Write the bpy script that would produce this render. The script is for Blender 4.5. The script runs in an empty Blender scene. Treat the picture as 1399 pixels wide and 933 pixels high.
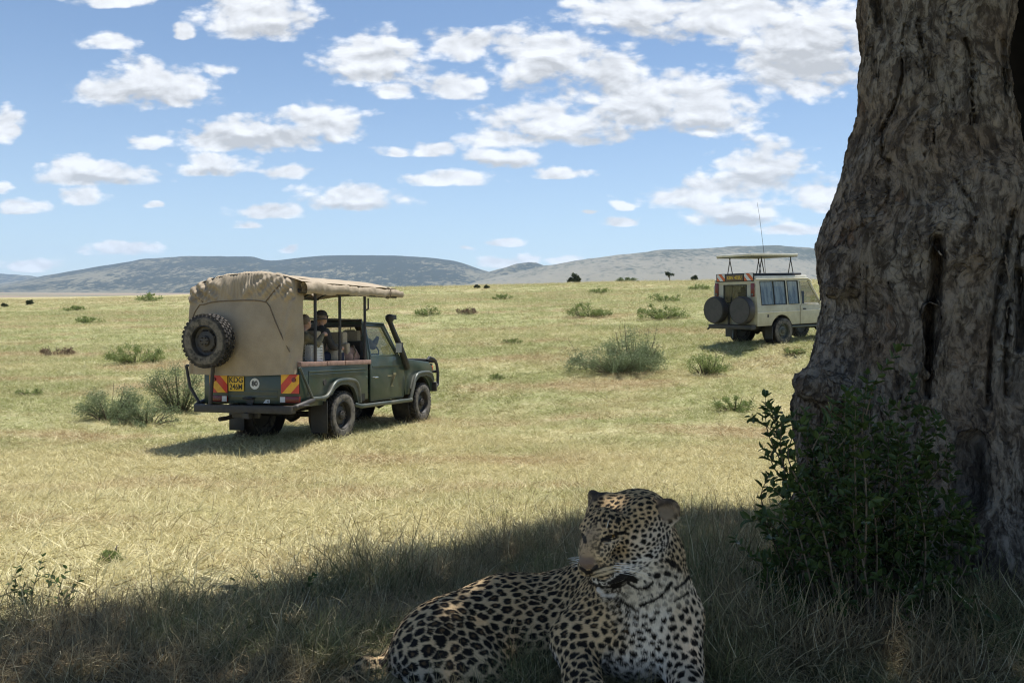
import bpy, bmesh, math, random, time
import numpy as np
from mathutils import Vector, Matrix, kdtree
from mathutils.bvhtree import BVHTree
T0 = time.time()
random.seed(7); rng = np.random.default_rng(7)
SC = bpy.context.scene
COL = SC.collection
R = math.radians

# ------------------------------------------------------------------ camera
F = 1050.0; CZ = 2.6; PH = math.atan(71.5 / F)
cam_d = bpy.data.cameras.new('camera'); cam = bpy.data.objects.new('camera', cam_d); COL.objects.link(cam)
cam.location = (0, 0, CZ); cam.rotation_euler = (R(90) - PH, 0, 0)
cam_d.lens = F / 1399 * 36; cam_d.sensor_width = 36; cam_d.clip_start = 0.05; cam_d.clip_end = 40000
SC.camera = cam

def W(px, py, d):
    """the point of the place seen at photo pixel (px, py), d metres ahead along the ground"""
    u = (px - 699.5) / F; v = (466.5 - py) / F
    y = math.cos(PH) + v * math.sin(PH); z = -math.sin(PH) + v * math.cos(PH)
    return Vector((u / y * d, d, CZ + z / y * d))

# ------------------------------------------------------------------ exposure, sun, sky
SC.view_settings.view_transform = 'Standard'; SC.view_settings.look = 'None'
SC.view_settings.exposure = 0.52; SC.view_settings.gamma = 1.0
SC.render.engine = 'CYCLES'
cy = SC.cycles
cy.use_denoising = True
cy.max_bounces = 8; cy.diffuse_bounces = 4; cy.glossy_bounces = 3; cy.transmission_bounces = 6
cy.transparent_max_bounces = 12; cy.volume_bounces = 1
cy.sample_clamp_indirect = 6.0; cy.filter_width = 1.15; cy.denoising_prefilter = 'ACCURATE'
SUN_EL = R(72); SUN_AZ = math.atan2(0.64, 0.77)        # clockwise from +Y
sd = bpy.data.lights.new('sun', 'SUN'); sd.energy = 5.0; sd.angle = R(0.53); sd.color = (1.0, 0.955, 0.89)
sun = bpy.data.objects.new('sun', sd); COL.objects.link(sun)
sdir = Vector((math.sin(SUN_AZ) * math.cos(SUN_EL), math.cos(SUN_AZ) * math.cos(SUN_EL), math.sin(SUN_EL)))
sun.rotation_euler = sdir.to_track_quat('Z', 'Y').to_euler(); sun.location = (20, 20, 60)

class NT:
    """small helper to write node trees"""
    def __init__(s, tree): s.t = tree; s.n = tree.nodes; s.l = tree.links
    def node(s, kind, _out=0, **kw):
        n = s.n.new(kind)
        ins = kw.pop('ins', {})
        for k, v in kw.items(): setattr(n, k, v)
        for k, v in ins.items(): s.put(n.inputs[k], v)
        return n
    def put(s, sock, v):
        if isinstance(v, bpy.types.NodeSocket): s.l.new(v, sock)
        elif v is not None: sock.default_value = v
    def math(s, op, a, b=None, c=None, clamp=False):
        n = s.n.new('ShaderNodeMath'); n.operation = op; n.use_clamp = clamp
        for i, v in enumerate((a, b, c)):
            if v is not None: s.put(n.inputs[i], v)
        return n.outputs[0]
    def vmath(s, op, a, b=None, c=None):
        n = s.n.new('ShaderNodeVectorMath'); n.operation = op
        for i, v in enumerate((a, b, c)):
            if v is not None: s.put(n.inputs[i], v)
        return n.outputs['Value'] if op in ('LENGTH', 'DOT_PRODUCT', 'DISTANCE') else n.outputs[0]
    def mix(s, f, a, b, mode='MIX'):
        n = s.n.new('ShaderNodeMix'); n.data_type = 'RGBA'; n.blend_type = mode
        s.put(n.inputs[0], f)
        for i, v in ((6, a), (7, b)):
            if not isinstance(v, bpy.types.NodeSocket): v = (*v[:3], 1)
            s.put(n.inputs[i], v)
        return n.outputs[2]
    def noise(s, vec, scale, detail=4, rough=0.55, dist=0.0, out='Fac'):
        n = s.n.new('ShaderNodeTexNoise'); s.put(n.inputs['Vector'], vec)
        n.inputs['Scale'].default_value = scale; n.inputs['Detail'].default_value = detail
        n.inputs['Roughness'].default_value = rough; n.inputs['Distortion'].default_value = dist
        return n.outputs[0 if out == 'Fac' else 1]
    def voronoi(s, vec, scale, feature='F1', out='Distance', rand=1.0):
        n = s.n.new('ShaderNodeTexVoronoi'); n.feature = feature; s.put(n.inputs['Vector'], vec)
        n.inputs['Scale'].default_value = scale; n.inputs['Randomness'].default_value = rand
        return n.outputs[out]
    def smooth(s, v, a, b, lo=0.0, hi=1.0):
        n = s.n.new('ShaderNodeMapRange'); n.interpolation_type = 'SMOOTHSTEP'; s.put(n.inputs[0], v)
        n.inputs[1].default_value = a; n.inputs[2].default_value = b; n.inputs[3].default_value = lo; n.inputs[4].default_value = hi
        return n.outputs[0]
    def lin(s, v, a, b, lo=0.0, hi=1.0):
        n = s.n.new('ShaderNodeMapRange'); s.put(n.inputs[0], v)
        n.inputs[1].default_value = a; n.inputs[2].default_value = b; n.inputs[3].default_value = lo; n.inputs[4].default_value = hi
        return n.outputs[0]
    def comb(s, x, y, z):
        n = s.n.new('ShaderNodeCombineXYZ')
        for i, v in enumerate((x, y, z)): s.put(n.inputs[i], v)
        return n.outputs[0]
    def sep(s, v):
        n = s.n.new('ShaderNodeSeparateXYZ'); s.put(n.inputs[0], v); return n.outputs

world = bpy.data.worlds.new('World'); SC.world = world; world.use_nodes = True
SKY = 0.105
def build_world():
    t = NT(world.node_tree); t.n.clear()
    out = t.n.new('ShaderNodeOutputWorld'); bg = t.n.new('ShaderNodeBackground')
    t.l.new(bg.outputs[0], out.inputs[0])
    sky = t.n.new('ShaderNodeTexSky'); sky.sky_type = 'NISHITA'; sky.sun_disc = False
    sky.sun_elevation = SUN_EL; sky.sun_rotation = SUN_AZ; sky.altitude = 1600
    sky.air_density = 1.0; sky.dust_density = 0.6; sky.ozone_density = 1.6
    gen = t.n.new('ShaderNodeTexCoord').outputs['Generated']
    x, y, z = t.sep(gen)
    # clouds seen ahead: direction on a plane one unit north of the camera (a bearing / elevation pair)
    ysafe = t.math('MAXIMUM', y, 0.02)
    u = t.math('DIVIDE', x, ysafe); v = t.math('DIVIDE', z, ysafe)
    p0 = t.comb(u, v, v)
    wob = t.noise(p0, 9.0, 3, 0.6, out='Color')
    wob2 = t.vmath('MULTIPLY', t.vmath('SUBTRACT', wob, (0.5, 0.5, 0.5)), (0.05, 0.022, 0.0))
    p = t.vmath('ADD', p0, wob2)
    blobs = [  # centre x, centre y, half width, half height, base row (of the photograph's view)
        (190,112,48,38,148),(240,120,64,26,148),(150,126,42,20,148),(300,96,26,10,110),(148,55,36,15,68),(360,18,80,44,54),(165,0,62,11,12),
        (252,41,20,12,54),(512,86,74,40,114),(545,128,30,10,138),(8,174,27,26,197),(350,186,110,24,208),(440,168,66,28,200),
        (290,196,48,20,208),(292,226,54,18,241),(205,196,38,11,206),(395,237,40,11,246),(128,238,76,22,254),(115,272,38,13,282),
        (26,283,36,13,293),(10,258,17,9,267),(210,282,16,5,288),(485,272,68,22,288),(365,291,54,10,299),(335,307,24,7,312),
        (165,340,56,10,349),(400,340,15,8,346),(40,362,46,10,372),(645,65,64,24,86),(745,80,92,40,126),(835,98,62,32,130),
        (620,122,50,22,137),(880,138,104,40,190),(965,148,76,44,188),(760,168,112,30,200),(690,192,66,20,208),(860,20,96,34,50),
        (1000,20,150,38,70),(1100,66,106,76,136),(540,206,26,10,214),(590,205,30,12,215),(690,216,54,15,230),(615,244,58,13,255),
        (768,236,44,10,245),(1035,232,66,38,258),(985,258,60,20,272),(930,270,78,18,286),(1125,268,64,26,292),(1005,292,76,20,310),(845,302,30,9,309),
        (845,281,15,8,288),(1085,314,52,8,321),(800,290,12,4,294),(692,330,32,8,337),(635,341,17,4,345),(680,358,38,10,369),
        (724,352,17,9,362),(765,354,34,7,361)]
    def uv(px, py):
        w = W(px, py, 1.0); return w.x, w.z - CZ
    dmin = None
    for (cx, cyy, a, b, base) in blobs:
        ux, vx = uv(cx, cyy); au = a / F * 1.08; bu = b / F * 1.12; vb = uv(cx, base)[1]
        kb = 1.0 / (0.30 * bu)
        # z component only counts below the flat base
        q = t.vmath('MULTIPLY_ADD', p, (1 / au, 1 / bu, -kb), (-ux / au, -vx / bu, kb * vb + 0.45))
        q = t.vmath('MAXIMUM', q, (-99, -99, 0))
        ln = t.vmath('LENGTH', q)
        dmin = ln if dmin is None else t.math('SMOOTH_MIN', dmin, ln, 0.25)
    dens = t.math('SUBTRACT', 1.0, dmin)
    pz = t.vmath('MULTIPLY', p0, (1.0, 1.9, 0.0))
    n1 = t.noise(pz, 15.0, 8, 0.60, 0.25); n1s = t.noise(pz, 15.0, 5, 0.50, 0.25)
    n2 = t.noise(t.vmath('ADD', pz, (0.004, 0.012, 0)), 15.0, 5, 0.50, 0.25)   # one step towards the sun, for the relief of the puffs
    vb1 = t.voronoi(t.vmath('ADD', pz, t.vmath('MULTIPLY', wob, (.02, .02, 0))), 34.0); vb2 = t.voronoi(t.vmath('ADD', pz, t.vmath('MULTIPLY', wob, (.01, .01, 0))), 80.0)
    puff = t.math('ADD', t.math('MULTIPLY', t.math('SUBTRACT', .42, vb1), .55), t.math('MULTIPLY', t.math('SUBTRACT', .42, vb2), .22))
    dd = t.math('ADD', t.math('MULTIPLY_ADD', t.math('SUBTRACT', n1, 0.5), 1.45, t.math('ADD', dens, .09)), t.math('MULTIPLY_ADD', t.math('SUBTRACT', t.noise(pz, 60.0, 4, 0.6), .5), .45, puff))
    alpha_f = t.smooth(dd, -0.05, 0.48)
    # shading inside the clouds: grey bases, white crowns, puffs
    shade = None
    for (cx, cyy, a, b) in [(205,138,80,9),(365,44,60,8),(512,106,50,7),(380,196,90,10),(1110,92,90,26),(960,172,60,10),(770,118,90,10),(840,186,110,9),
                            (1040,246,44,10),(690,226,40,5),(292,236,44,5),(130,250,60,5),(1000,302,50,5),(900,48,90,12),(485,284,54,4),(740,96,30,10),(880,160,50,10)]:
        ux, vx = uv(cx, cyy); au = a / F * 1.35; bu = b / F * 1.7
        q = t.vmath('MULTIPLY_ADD', p, (1 / au, 1 / bu, 0), (-ux / au, -vx / bu, 0)); ln = t.vmath('LENGTH', q)
        shade = ln if shade is None else t.math('SMOOTH_MIN', shade, ln, 0.3)
    sh = t.smooth(t.math('MULTIPLY_ADD', t.math('SUBTRACT', n1, 0.5), 1.2, shade), 1.15, 0.2)
    rel = t.math('ADD', t.math('MULTIPLY', t.math('SUBTRACT', n1s, n2), 1.5), t.math('MULTIPLY', puff, .16))
    bright = t.math('ADD', t.math('MULTIPLY_ADD', sh, -0.30, 0.87), rel, clamp=False)
    bright = t.math('MINIMUM', t.math('MAXIMUM', bright, 0.55), 0.98)
    # the same weather over the rest of the sky: a flat cloud layer overhead and behind
    zz = t.math('MAXIMUM', z, 0.03)
    pl = t.comb(t.math('DIVIDE', x, zz), t.math('DIVIDE', y, zz), 0.0)
    ng = t.noise(pl, 1.1, 7, 0.58, 0.2)
    alpha_g = t.smooth(ng, 0.57, 0.70)
    front = t.math('MULTIPLY', t.smooth(t.math('ABSOLUTE', u), 1.15, 0.75), t.smooth(v, 0.62, 0.42))
    front = t.math('MULTIPLY', front, t.smooth(y, 0.05, 0.3))
    up = t.smooth(z, 0.0, 0.04)
    alpha = t.math('ADD', t.math('MULTIPLY', alpha_f, front), t.math('MULTIPLY', t.math('MULTIPLY', alpha_g, up), t.math('SUBTRACT', 1.0, front)), clamp=True)
    cb = t.comb(t.math('MULTIPLY', bright, 0.93 / SKY), t.math('MULTIPLY', bright, 0.95 / SKY), t.math('MULTIPLY', bright, 0.985 / SKY))
    cb = t.vmath('MULTIPLY', cb, (0.80, 0.80, 0.80))
    warm = t.mix(1.0, sky.outputs[0], (0.72, 0.82, 0.88), 'MULTIPLY')
    pale = t.mix(t.smooth(z, 0.34, 0.0, 0.08, 0.42), warm, (0.44 / SKY, 0.53 / SKY, 0.64 / SKY))
    col = t.mix(t.math('MULTIPLY', alpha, 0.94), pale, cb)
    t.l.new(col, bg.inputs['Color']); bg.inputs['Strength'].default_value = SKY
build_world()

# ------------------------------------------------------------------ general helpers
_perm = np.random.default_rng(3).random((32, 32, 32)).astype(np.float32)
def vnoise(P):
    """value noise in 3D, vectorised, 0..1"""
    P = np.asarray(P, np.float64); I = np.floor(P).astype(np.int64); f = P - I; f = f * f * (3 - 2 * f); I &= 31; J = (I + 1) & 31
    x0, y0, z0 = I.T; x1, y1, z1 = J.T; fx, fy, fz = f.T
    g = _perm
    a = g[x0, y0, z0] * (1 - fx) + g[x1, y0, z0] * fx; b = g[x0, y1, z0] * (1 - fx) + g[x1, y1, z0] * fx
    c = g[x0, y0, z1] * (1 - fx) + g[x1, y0, z1] * fx; d = g[x0, y1, z1] * (1 - fx) + g[x1, y1, z1] * fx
    return (a * (1 - fy) + b * fy) * (1 - fz) + (c * (1 - fy) + d * fy) * fz
def fbm(P, octaves=4, gain=0.5):
    s = 0; a = 1; n = 0; P = np.asarray(P, np.float64)
    for k in range(octaves):
        s = s + a * vnoise(P * 2.03 ** k + 17.3 * k); n += a; a *= gain
    return s / n - 0.5
def smst(x, a, b):
    t = np.clip((x - a) / (b - a), 0, 1); return t * t * (3 - 2 * t)

def tag(o, label=None, cat=None, group=None, kind=None):
    if label: o['label'] = label
    if cat: o['category'] = cat
    if group: o['group'] = group
    if kind: o['kind'] = kind
    return o
def mesh(name, V, Fc, mats=(), smooth=True):
    me = bpy.data.meshes.new(name)
    if isinstance(V, np.ndarray) and isinstance(Fc, np.ndarray):
        nv, nf, k = len(V), len(Fc), Fc.shape[1]
        me.vertices.add(nv); me.vertices.foreach_set('co', V.astype(np.float32).ravel())
        me.loops.add(nf * k); me.loops.foreach_set('vertex_index', Fc.astype(np.int32).ravel())
        me.polygons.add(nf); me.polygons.foreach_set('loop_start', np.arange(0, nf * k, k, dtype=np.int32))
        me.update(calc_edges=True)
    else:
        me.from_pydata([tuple(v) for v in V], [], [tuple(int(i) for i in f) for f in Fc]); me.update()
    if smooth and len(me.polygons): me.polygons.foreach_set('use_smooth', np.ones(len(me.polygons), bool))
    for m in (mats if isinstance(mats, (list, tuple)) else [mats]): me.materials.append(m)
    return me
def link(name, me, parent=None, loc=None):
    o = bpy.data.objects.new(name, me); COL.objects.link(o)
    if parent: o.parent = parent
    if loc is not None: o.location = loc
    return o
def empty(name, loc=(0, 0, 0), parent=None):
    o = bpy.data.objects.new(name, None); COL.objects.link(o); o.location = loc; o.empty_display_size = 0.2
    if parent: o.parent = parent
    return o

def mat(name):
    m = bpy.data.materials.new(name); m.use_nodes = True
    t = NT(m.node_tree); b = t.n['Principled BSDF']
    return m, t, b
def simple(name, col, rough=0.6, metal=0.0, var=0.12, scale=30.0, bump=0.0, spec=0.5, dirt=None, dirt_amt=0.5, coat=0.0):
    """plain colour broken up by noise, with dust and grain"""
    m, t, b = mat(name)
    co = t.n.new('ShaderNodeTexCoord').outputs['Object']
    n = t.noise(co, scale, 5, 0.6)
    c = t.mix(t.smooth(n, 0.3, 0.7), tuple(x * (1 - var) for x in col), tuple(min(1, x * (1 + var)) for x in col))
    r = rough
    if dirt:
        n2 = t.noise(co, 2.3, 6, 0.65); fa = t.math('MULTIPLY', t.smooth(n2, 0.36, 0.68), dirt_amt)
        c = t.mix(fa, c, dirt); r = t.math('MULTIPLY_ADD', fa, 0.5, rough, clamp=True)
    t.put(b.inputs['Base Color'], c); t.put(b.inputs['Roughness'], r); b.inputs['Metallic'].default_value = metal
    b.inputs['Specular IOR Level'].default_value = spec; b.inputs['Coat Weight'].default_value = coat
    if bump:
        bn = t.n.new('ShaderNodeBump'); bn.inputs['Strength'].default_value = bump; bn.inputs['Distance'].default_value = 0.01
        t.l.new(n, bn.inputs['Height']); t.l.new(bn.outputs[0], b.inputs['Normal'])
    return m

# ------------------------------------------------------------------ terrain
V1 = (-3.7159, 13.1348, 0.0445, 1.2527, 0.0713, -0.0300)     # green pickup: x, y, z, yaw, pitch, roll at the rear axle
V2 = (7.436, 22.99, 0.994, 0.5397, -0.0185, -0.0123)         # beige wagon
def vmat(v):
    x, y, z, yaw, p, r = v
    return Matrix.Translation((x, y, z)) @ Matrix.Rotation(yaw, 4, 'Z') @ Matrix.Rotation(p, 4, 'Y') @ Matrix.Rotation(r, 4, 'X')
_near = ([-20, -3, 0, 1, 1.7, 2.2, 3, 4, 5, 6, 8, 10, 12.5, 15, 9999], [0, .1, .55, 1.15, 1.54, 1.50, 1.30, 1.05, .85, .67, .35, .10, .0, 0, 0])
_mid = ([0, 11, 13, 16, 20, 25, 35, 50, 70, 100, 140, 9999], [0, 0, .01, .03, .11, .25, .45, .63, .82, 1, 1.06, 1.06])
def z100(a):
    return np.interp(a, [-3, -.62, -.45, -.2, .1, .3, 3], [0.3, .95, 1.3, 2.6, 3.4, 3.75, 4.2])
def plane_at(v, x, y):
    M = vmat(v); n = M.to_3x3() @ Vector((0, 0, 1)); return v[2] - (n.x * (x - v[0]) + n.y * (y - v[1])) / n.z
def ground_z(x, y, fine=True):
    x = np.asarray(x, float); y = np.asarray(y, float)
    r = np.hypot(x, y); d = np.where(y > 0, np.maximum(y, r * 0.35), y * 0.3)
    z = np.interp(np.clip(y, -20, None) + 0 * x, *_near) * (1 - 0.75 * smst(np.abs(x - 0.6), 4, 16))
    a = np.where(d > 0.5, x / np.maximum(d, .5), 0)
    z = z + np.interp(d, *_mid) * z100(a)
    dd = np.hypot(x, y)
    far = smst(dd, 150, 900)
    z = z * (1 - far) + far * (-20.0 + 14 * np.clip((dd - 2500) / 4000, 0, 1))
    for v, ln in ((V1, 3.2), (V2, 3.0)):
        cx = v[0] + math.cos(v[3]) * ln / 2; cyy = v[1] + math.sin(v[3]) * ln / 2
        w = 1 - smst(np.hypot(x - cx, y - cyy), 2.2, 5.0)
        z = z * (1 - w) + plane_at(v, x, y) * w
    if fine:
        P = np.stack([x, y, 0 * x], -1).reshape(-1, 3)
        amp = np.clip(dd, 0, 20) / 20
        z = z + (fbm(P * 0.8, 3) * 0.06 + fbm(P * 3.1 + 5, 2) * 0.035).reshape(z.shape) * (0.5 + 0.5 * amp) * np.where(dd < 400, 1, 0)
        z = z + (fbm(P * 0.05 + 9, 3) * 0.5).reshape(z.shape) * smst(dd, 30, 90)
    return z
def gz(x, y): return float(ground_z(np.array([x]), np.array([y]))[0])

# colours of the savanna, shared by the soil sheet and by every blade so that patches run through both
def field_colour(t, P, blade):
    big = t.noise(t.vmath('MULTIPLY', P, (0.11, 0.20, 0.0)), 1.0, 4, 0.6)
    mid = t.noise(t.vmath('MULTIPLY', P, (0.6, 0.9, 0.0)), 1.0, 5, 0.65)
    _, y, _ = t.sep(P)
    straw = (0.47, 0.42, 0.22); green = (0.24, 0.265, 0.085); tan = (0.36, 0.245, 0.135); pale = (0.68, 0.63, 0.41)
    # greener belt between about ten and forty metres out, dry mown straw nearer
    belt = t.math('MULTIPLY', t.smooth(y, 9.0, 19.0), t.smooth(y, 140.0, 60.0, 0.45, 1.0))
    g = t.math('ADD', t.math('MULTIPLY', belt, 0.50), t.math('MULTIPLY_ADD', t.math('SUBTRACT', big, 0.5), 2.4, 0.10))
    g = t.math('ADD', g, t.math('MULTIPLY', t.math('SUBTRACT', mid, 0.5), 1.3))
    c = t.mix(t.smooth(g, 0.0, 0.75), straw, green)
    brown = t.noise(t.vmath('MULTIPLY', P, (0.16, 0.42, 0.0)), 1.0, 4, 0.6)
    c = t.mix(t.smooth(brown, 0.48, 0.66, 0.0, 0.8), c, tan)
    far = t.smooth(y, 60.0, 110.0)
    c = t.mix(t.math('MULTIPLY', far, 0.35), c, (0.36, 0.29, 0.14))
    return c, pale
def soil_material():
    m, t, b = mat('soil and thatch')
    P = t.n.new('ShaderNodeNewGeometry').outputs['Position']
    c, pale = field_colour(t, P, False)
    n = t.noise(P, 9.0, 8, 0.7); st = t.noise(t.vmath('MULTIPLY', P, (14.0, 40.0, 14.0)), 1.0, 4, 0.7)
    c = t.mix(t.smooth(n, 0.35, 0.7, 0.0, 0.55), c, pale)
    c = t.mix(t.smooth(st, 0.62, 0.38, 0.0, 0.55), c, (0.12, 0.105, 0.05))
    x, y, z = t.sep(P)
    # the valley floor far away: brown plain with dark scrub
    d = t.vmath('LENGTH', P)
    pn = t.noise(t.vmath('MULTIPLY', P, (0.0009, 0.0022, 0)), 1.0, 6, 0.6)
    plain = t.mix(t.smooth(pn, 0.42, 0.62), (0.27, 0.195, 0.125), (0.14, 0.145, 0.075))
    sc = t.noise(t.vmath('MULTIPLY', P, (0.02, 0.02, 0)), 1.0, 4, 0.7)
    plain = t.mix(t.smooth(sc, 0.60, 0.68, 0, 0.6), plain, (0.07, 0.085, 0.04))
    c = t.mix(t.smooth(d, 220, 700), c, plain)
    # litter and bare dark earth under the big tree
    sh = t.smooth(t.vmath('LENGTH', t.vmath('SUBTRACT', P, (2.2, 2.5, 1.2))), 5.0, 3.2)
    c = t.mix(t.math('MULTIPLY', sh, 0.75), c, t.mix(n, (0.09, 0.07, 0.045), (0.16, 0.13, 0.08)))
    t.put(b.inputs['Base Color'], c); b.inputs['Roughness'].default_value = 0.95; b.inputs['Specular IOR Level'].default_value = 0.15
    bn = t.n.new('ShaderNodeBump'); bn.inputs['Strength'].default_value = 0.7; bn.inputs['Distance'].default_value = 0.05
    t.l.new(t.math('ADD', n, st), bn.inputs['Height']); t.l.new(bn.outputs[0], b.inputs['Normal'])
    return m
def build_ground():
    rr = np.concatenate([[0.0], np.geomspace(0.4, 8400, 300)])
    ang_f = np.linspace(-0.72, 0.72, 300); ang_b = np.linspace(0.72, 2 * np.pi - 0.72, 90)[1:-1]
    th = np.concatenate([ang_f, ang_b]); n = len(th)
    A, RR = np.meshgrid(th, rr[1:]); X = np.sin(A) * RR; Y = np.cos(A) * RR
    Z = ground_z(X.ravel(), Y.ravel())
    V = np.vstack([[0, 0, gz(0, 0)], np.stack([X.ravel(), Y.ravel(), Z], 1)])
    m_ = len(rr) - 1; i = np.arange(m_ - 1)[:, None]; j = np.arange(n)[None]; j2 = (j + 1) % n
    a = 1 + i * n + j; b_ = 1 + i * n + j2; q = np.stack([a, b_, b_ + n, a + n], -1).reshape(-1, 4)[:, ::-1]
    # the small inner ring closes with its own quads onto the centre
    V2_ = V; tri = np.stack([np.zeros(n, int), 1 + np.arange(n), 1 + (np.arange(n) + 1) % n], 1)[:, ::-1]
    me = bpy.data.meshes.new('ground'); me.from_pydata(V2_.tolist(), [], q.tolist() + tri.tolist()); me.update()
    me.polygons.foreach_set('use_smooth', np.ones(len(me.polygons), bool)); me.materials.append(soil_material())
    o = link('ground', me); tag(o, 'open savanna ground with short dry straw coloured grass', kind='structure')
    return o
build_ground()

def hill_material(kind):
    m, t, b = mat('hillside ' + kind)
    P = t.n.new('ShaderNodeNewGeometry').outputs['Position']
    N = t.sep(t.n.new('ShaderNodeNewGeometry').outputs['Normal'])
    big = t.noise(t.vmath('MULTIPLY', P, (0.0016, 0.0016, 0.005)), 1.0, 5, 0.6)
    dots = t.noise(t.vmath('MULTIPLY', P, (0.03, 0.012, 0.03)), 1.0, 4, 0.8)
    wood, grass = ((0.026, 0.034, 0.026), (0.155, 0.145, 0.10)) if kind == 'wooded' else ((0.05, 0.06, 0.042), (0.20, 0.185, 0.14))
    hi = t.smooth(t.sep(P)[2], 60, 190, 0.0, 0.16)
    if kind == 'wooded':
        f = t.smooth(t.math('ADD', t.math('ADD', big, t.math('MULTIPLY', t.math('SUBTRACT', dots, 0.5), 1.3)), hi), 0.44, 0.56)
    else:
        f = t.smooth(t.math('ADD', t.math('ADD', t.math('MULTIPLY', big, 0.6), t.math('MULTIPLY', t.math('SUBTRACT', dots, 0.5), 0.9)), hi), 0.33, 0.53)
    c = t.mix(f, grass, wood)
    t.put(b.inputs['Base Color'], c); b.inputs['Roughness'].default_value = 1.0; b.inputs['Specular IOR Level'].default_value = 0.0
    return m
def hill(name, label, prof, D, depth, kind, seed, base=-22.0, back=1500.0):
    """ridge from bearings (photo columns) and elevation rows, at D metres, sloping towards us over `depth` metres"""
    px = np.array([p[0] for p in prof], float); row = np.array([p[1] for p in prof], float)
    cols = np.linspace(px[0], px[-1], 420); rows = np.interp(cols, px, row)
    k = np.exp(-np.linspace(-2, 2, 9) ** 2); k /= k.sum(); rows = np.convolve(np.pad(rows, 4, 'edge'), k, 'valid')
    rows = rows + fbm(np.stack([cols * 0.05, 0 * cols + seed, 0 * cols], 1), 4) * 2.0
    a = (cols - 699.5) / F / math.cos(PH); H = (395 - rows) / F * D * 1.0 + CZ
    ts = np.concatenate([np.linspace(0, 1, 46), 1 + np.linspace(0, 1, 12)[1:]])
    V = []
    for t_ in ts:
        y = D - depth * (1 - t_) if t_ <= 1 else D + back * (t_ - 1)
        x = a * y
        s = (t_ ** 1.25 * (3 - 2 * t_) ** 0.35 / 1.0 if t_ <= 1 else 1 - (t_ - 1) ** 1.3)
        z = base + (H - base) * s
        g = fbm(np.stack([x * 0.0035, 0 * x + y * 0.0012, 0 * x + seed], 1), 5, 0.55)
        amp = 60 * math.sin(math.pi * min(t_, 1.0)) ** 0.8 if t_ <= 1 else 0
        z = z + g * amp * np.clip((H - base) / 160, .1, 1.2)
        V.append(np.stack([x, 0 * x + y, z], 1))
    n = len(cols); V = np.concatenate(V); i = np.arange(len(ts) - 1)[:, None]; j = np.arange(n - 1)[None]
    q = np.stack([i * n + j, i * n + j + 1, (i + 1) * n + j + 1, (i + 1) * n + j], -1).reshape(-1, 4)
    o = link(name, mesh(name, V, q, [hill_material(kind)])); tag(o, label, kind='structure'); return o
hill('far_hills', 'faint blue range low on the horizon at the far left', [(-260, 372), (-120, 370), (0, 374), (40, 376), (75, 381), (140, 384), (420, 388), (640, 388)], 6900, 900, 'wooded', 3, base=-20, back=900)
hill('wooded_hills', 'long wooded blue green hill ridge behind the green pickup', [(-330, 401), (-150, 399), (-60, 397), (0, 389), (60, 378), (130, 366), (200, 354), (250, 350.5), (348, 350.5), (362, 356), (380, 356), (420, 351), (460, 349), (540, 350), (600, 353), (630, 359), (660, 369), (700, 380), (760, 388), (800, 391)], 5200, 1700, 'wooded', 7)
hill('cone_hill', 'small pointed hill between the two long ridges', [(560, 389), (600, 384), (650, 377), (690, 366), (705, 361), (722, 358), (732, 359), (745, 364), (775, 374), (830, 384), (880, 390)], 4700, 1100, 'wooded', 13)
hill('grassy_hills', 'pale grassy hill ridge with scattered scrub behind the beige safari vehicle', [(560, 392), (640, 388), (700, 374), (730, 366), (780, 357), (850, 348), (900, 342), (960, 339.5), (1000, 337), (1060, 336), (1110, 340), (1200, 345), (1300, 341), (1420, 352), (1600, 372), (1750, 390)], 4200, 1500, 'grassy', 21)

def build_haze():
    b = 8600.0; z0, z1 = -60.0, 420.0
    V = [(sx * b, sy * b, z) for z in (z0, z1) for sx, sy in ((-1, -1), (1, -1), (1, 1), (-1, 1))]
    Fc = [(0, 3, 2, 1), (4, 5, 6, 7), (0, 1, 5, 4), (1, 2, 6, 5), (2, 3, 7, 6), (3, 0, 4, 7)]
    m = bpy.data.materials.new('haze air'); m.use_nodes = True; t = NT(m.node_tree); t.n.clear()
    out = t.n.new('ShaderNodeOutputMaterial'); v = t.n.new('ShaderNodeVolumePrincipled')
    v.inputs['Color'].default_value = (0.55, 0.74, 1.0, 1); v.inputs['Density'].default_value = HAZE; v.inputs['Anisotropy'].default_value = 0.1
    t.l.new(v.outputs[0], out.inputs['Volume'])
    o = link('haze', mesh('haze', V, Fc, [m], smooth=False)); tag(o, kind='stuff')
HAZE = 0.000072

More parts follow.
